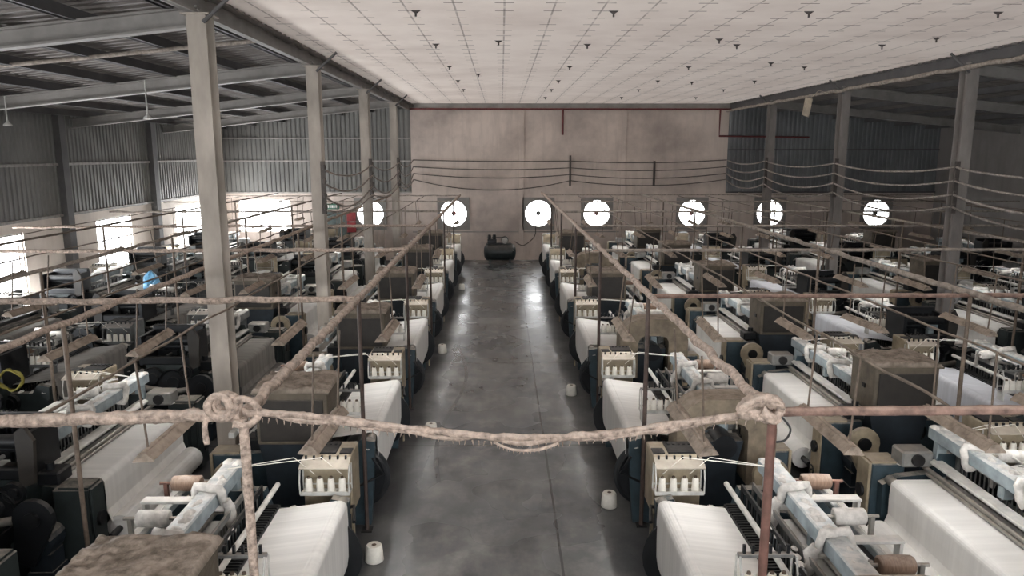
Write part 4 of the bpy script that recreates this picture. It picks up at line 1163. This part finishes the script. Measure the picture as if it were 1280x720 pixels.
# blue plastic on a window-side machine, yellow coil
bag = MB(); vs = []; n = 12
for i in range(7):
    for j in range(n):
        t = 2 * PI * j / n; z = 1.43 + i * 0.08; r = (0.16, 0.2, 0.19, 0.17, 0.15, 0.11, 0.03)[i] * (1 + 0.3 * noise.noise(Vector((i * .8, math.cos(t) * 2, math.sin(t) * 2))))
        vs.append((-8.98 + r * math.cos(t), 18.9 + 1.2 * r * math.sin(t), z))
fs = [(i * n + j, i * n + (j + 1) % n, (i + 1) * n + (j + 1) % n, (i + 1) * n + j) for i in range(6) for j in range(n)] + [list(range(n))[::-1], list(range(6 * n, 7 * n))]
tag(bag.add(vs, fs).build('plastic_bag', M['bluebag']), 'light blue plastic bag on a loom near the windows', 'bag')
cl = [(-7.62 + 0.17 * math.cos(t), 11.2 + 0.05 * math.sin(t * 3.1), 1.42 + 0.17 * math.sin(t)) for t in [i * 2 * PI * 4 / 70 for i in range(71)]]
tag(MB().tube(cl, 0.014, 6).build('hose_coil', M['yellow']), 'dull yellow coil of hose hung by the third row, window side', 'hose')

# ------------------------------------------------------------------ light and camera
w = bpy.data.worlds.new('World'); S.world = w; w.use_nodes = True
bg = w.node_tree.nodes['Background']; bg.inputs[0].default_value = (0.97, 0.985, 1.0, 1); bg.inputs[1].default_value = 9.0
def daylight(name, loc, rot, sx, sy, L, col=(0.97, 0.985, 1.0)):
    l = bpy.data.lights.new(name, 'AREA'); l.shape = 'RECTANGLE'; l.size = sx; l.size_y = sy
    l.energy = L * PI * sx * sy; l.color = col
    o = bpy.data.objects.new(name, l); COL.objects.link(o); o.location = loc; o.rotation_euler = rot
    return o
for (a, b) in WINY:
    daylight('window_daylight', (XL - 0.16, (a + b) / 2, sum(WZ) / 2), (0, -PI / 2, 0), WZ[1] - WZ[0], b - a, 44.0)
daylight('window_daylight', ((FW[0] + FW[1]) / 2, YF + 0.16, (FW[2] + FW[3]) / 2), (-PI / 2, 0, 0), FW[1] - FW[0], FW[3] - FW[2], 44.0)

for (a, b) in FILLWIN:
    daylight('window_daylight', ((a + b) / 2, YN - 0.24, sum(FILLZ) / 2), (PI / 2, 0, 0), b - a, FILLZ[1] - FILLZ[0], 3.2)  # fill light from behind the camera, through the added rear windows

cam = bpy.data.cameras.new('camera'); co = bpy.data.objects.new('camera', cam); COL.objects.link(co)
cam.sensor_width = 36.0; cam.lens = F / 1280 * 36.0
co.location = (0, 0, CAMZ); co.rotation_euler = (PI / 2 - PIT, 0, -YAW)
cam.clip_end = 200
S.camera = co
S.view_settings.view_transform = 'Standard'; S.view_settings.look = 'None'
S.view_settings.exposure = 0.0; S.view_settings.gamma = 1.0; S.view_settings.use_curve_mapping = False
S.cycles.use_denoising = True
S.cycles.max_bounces = 8; S.cycles.diffuse_bounces = 5; S.cycles.glossy_bounces = 3
S.cycles.sample_clamp_indirect = 8.0
print('looms', len(PLACED), 'cones', ncone, 'lamps', nl, 'objects', len(bpy.data.objects))
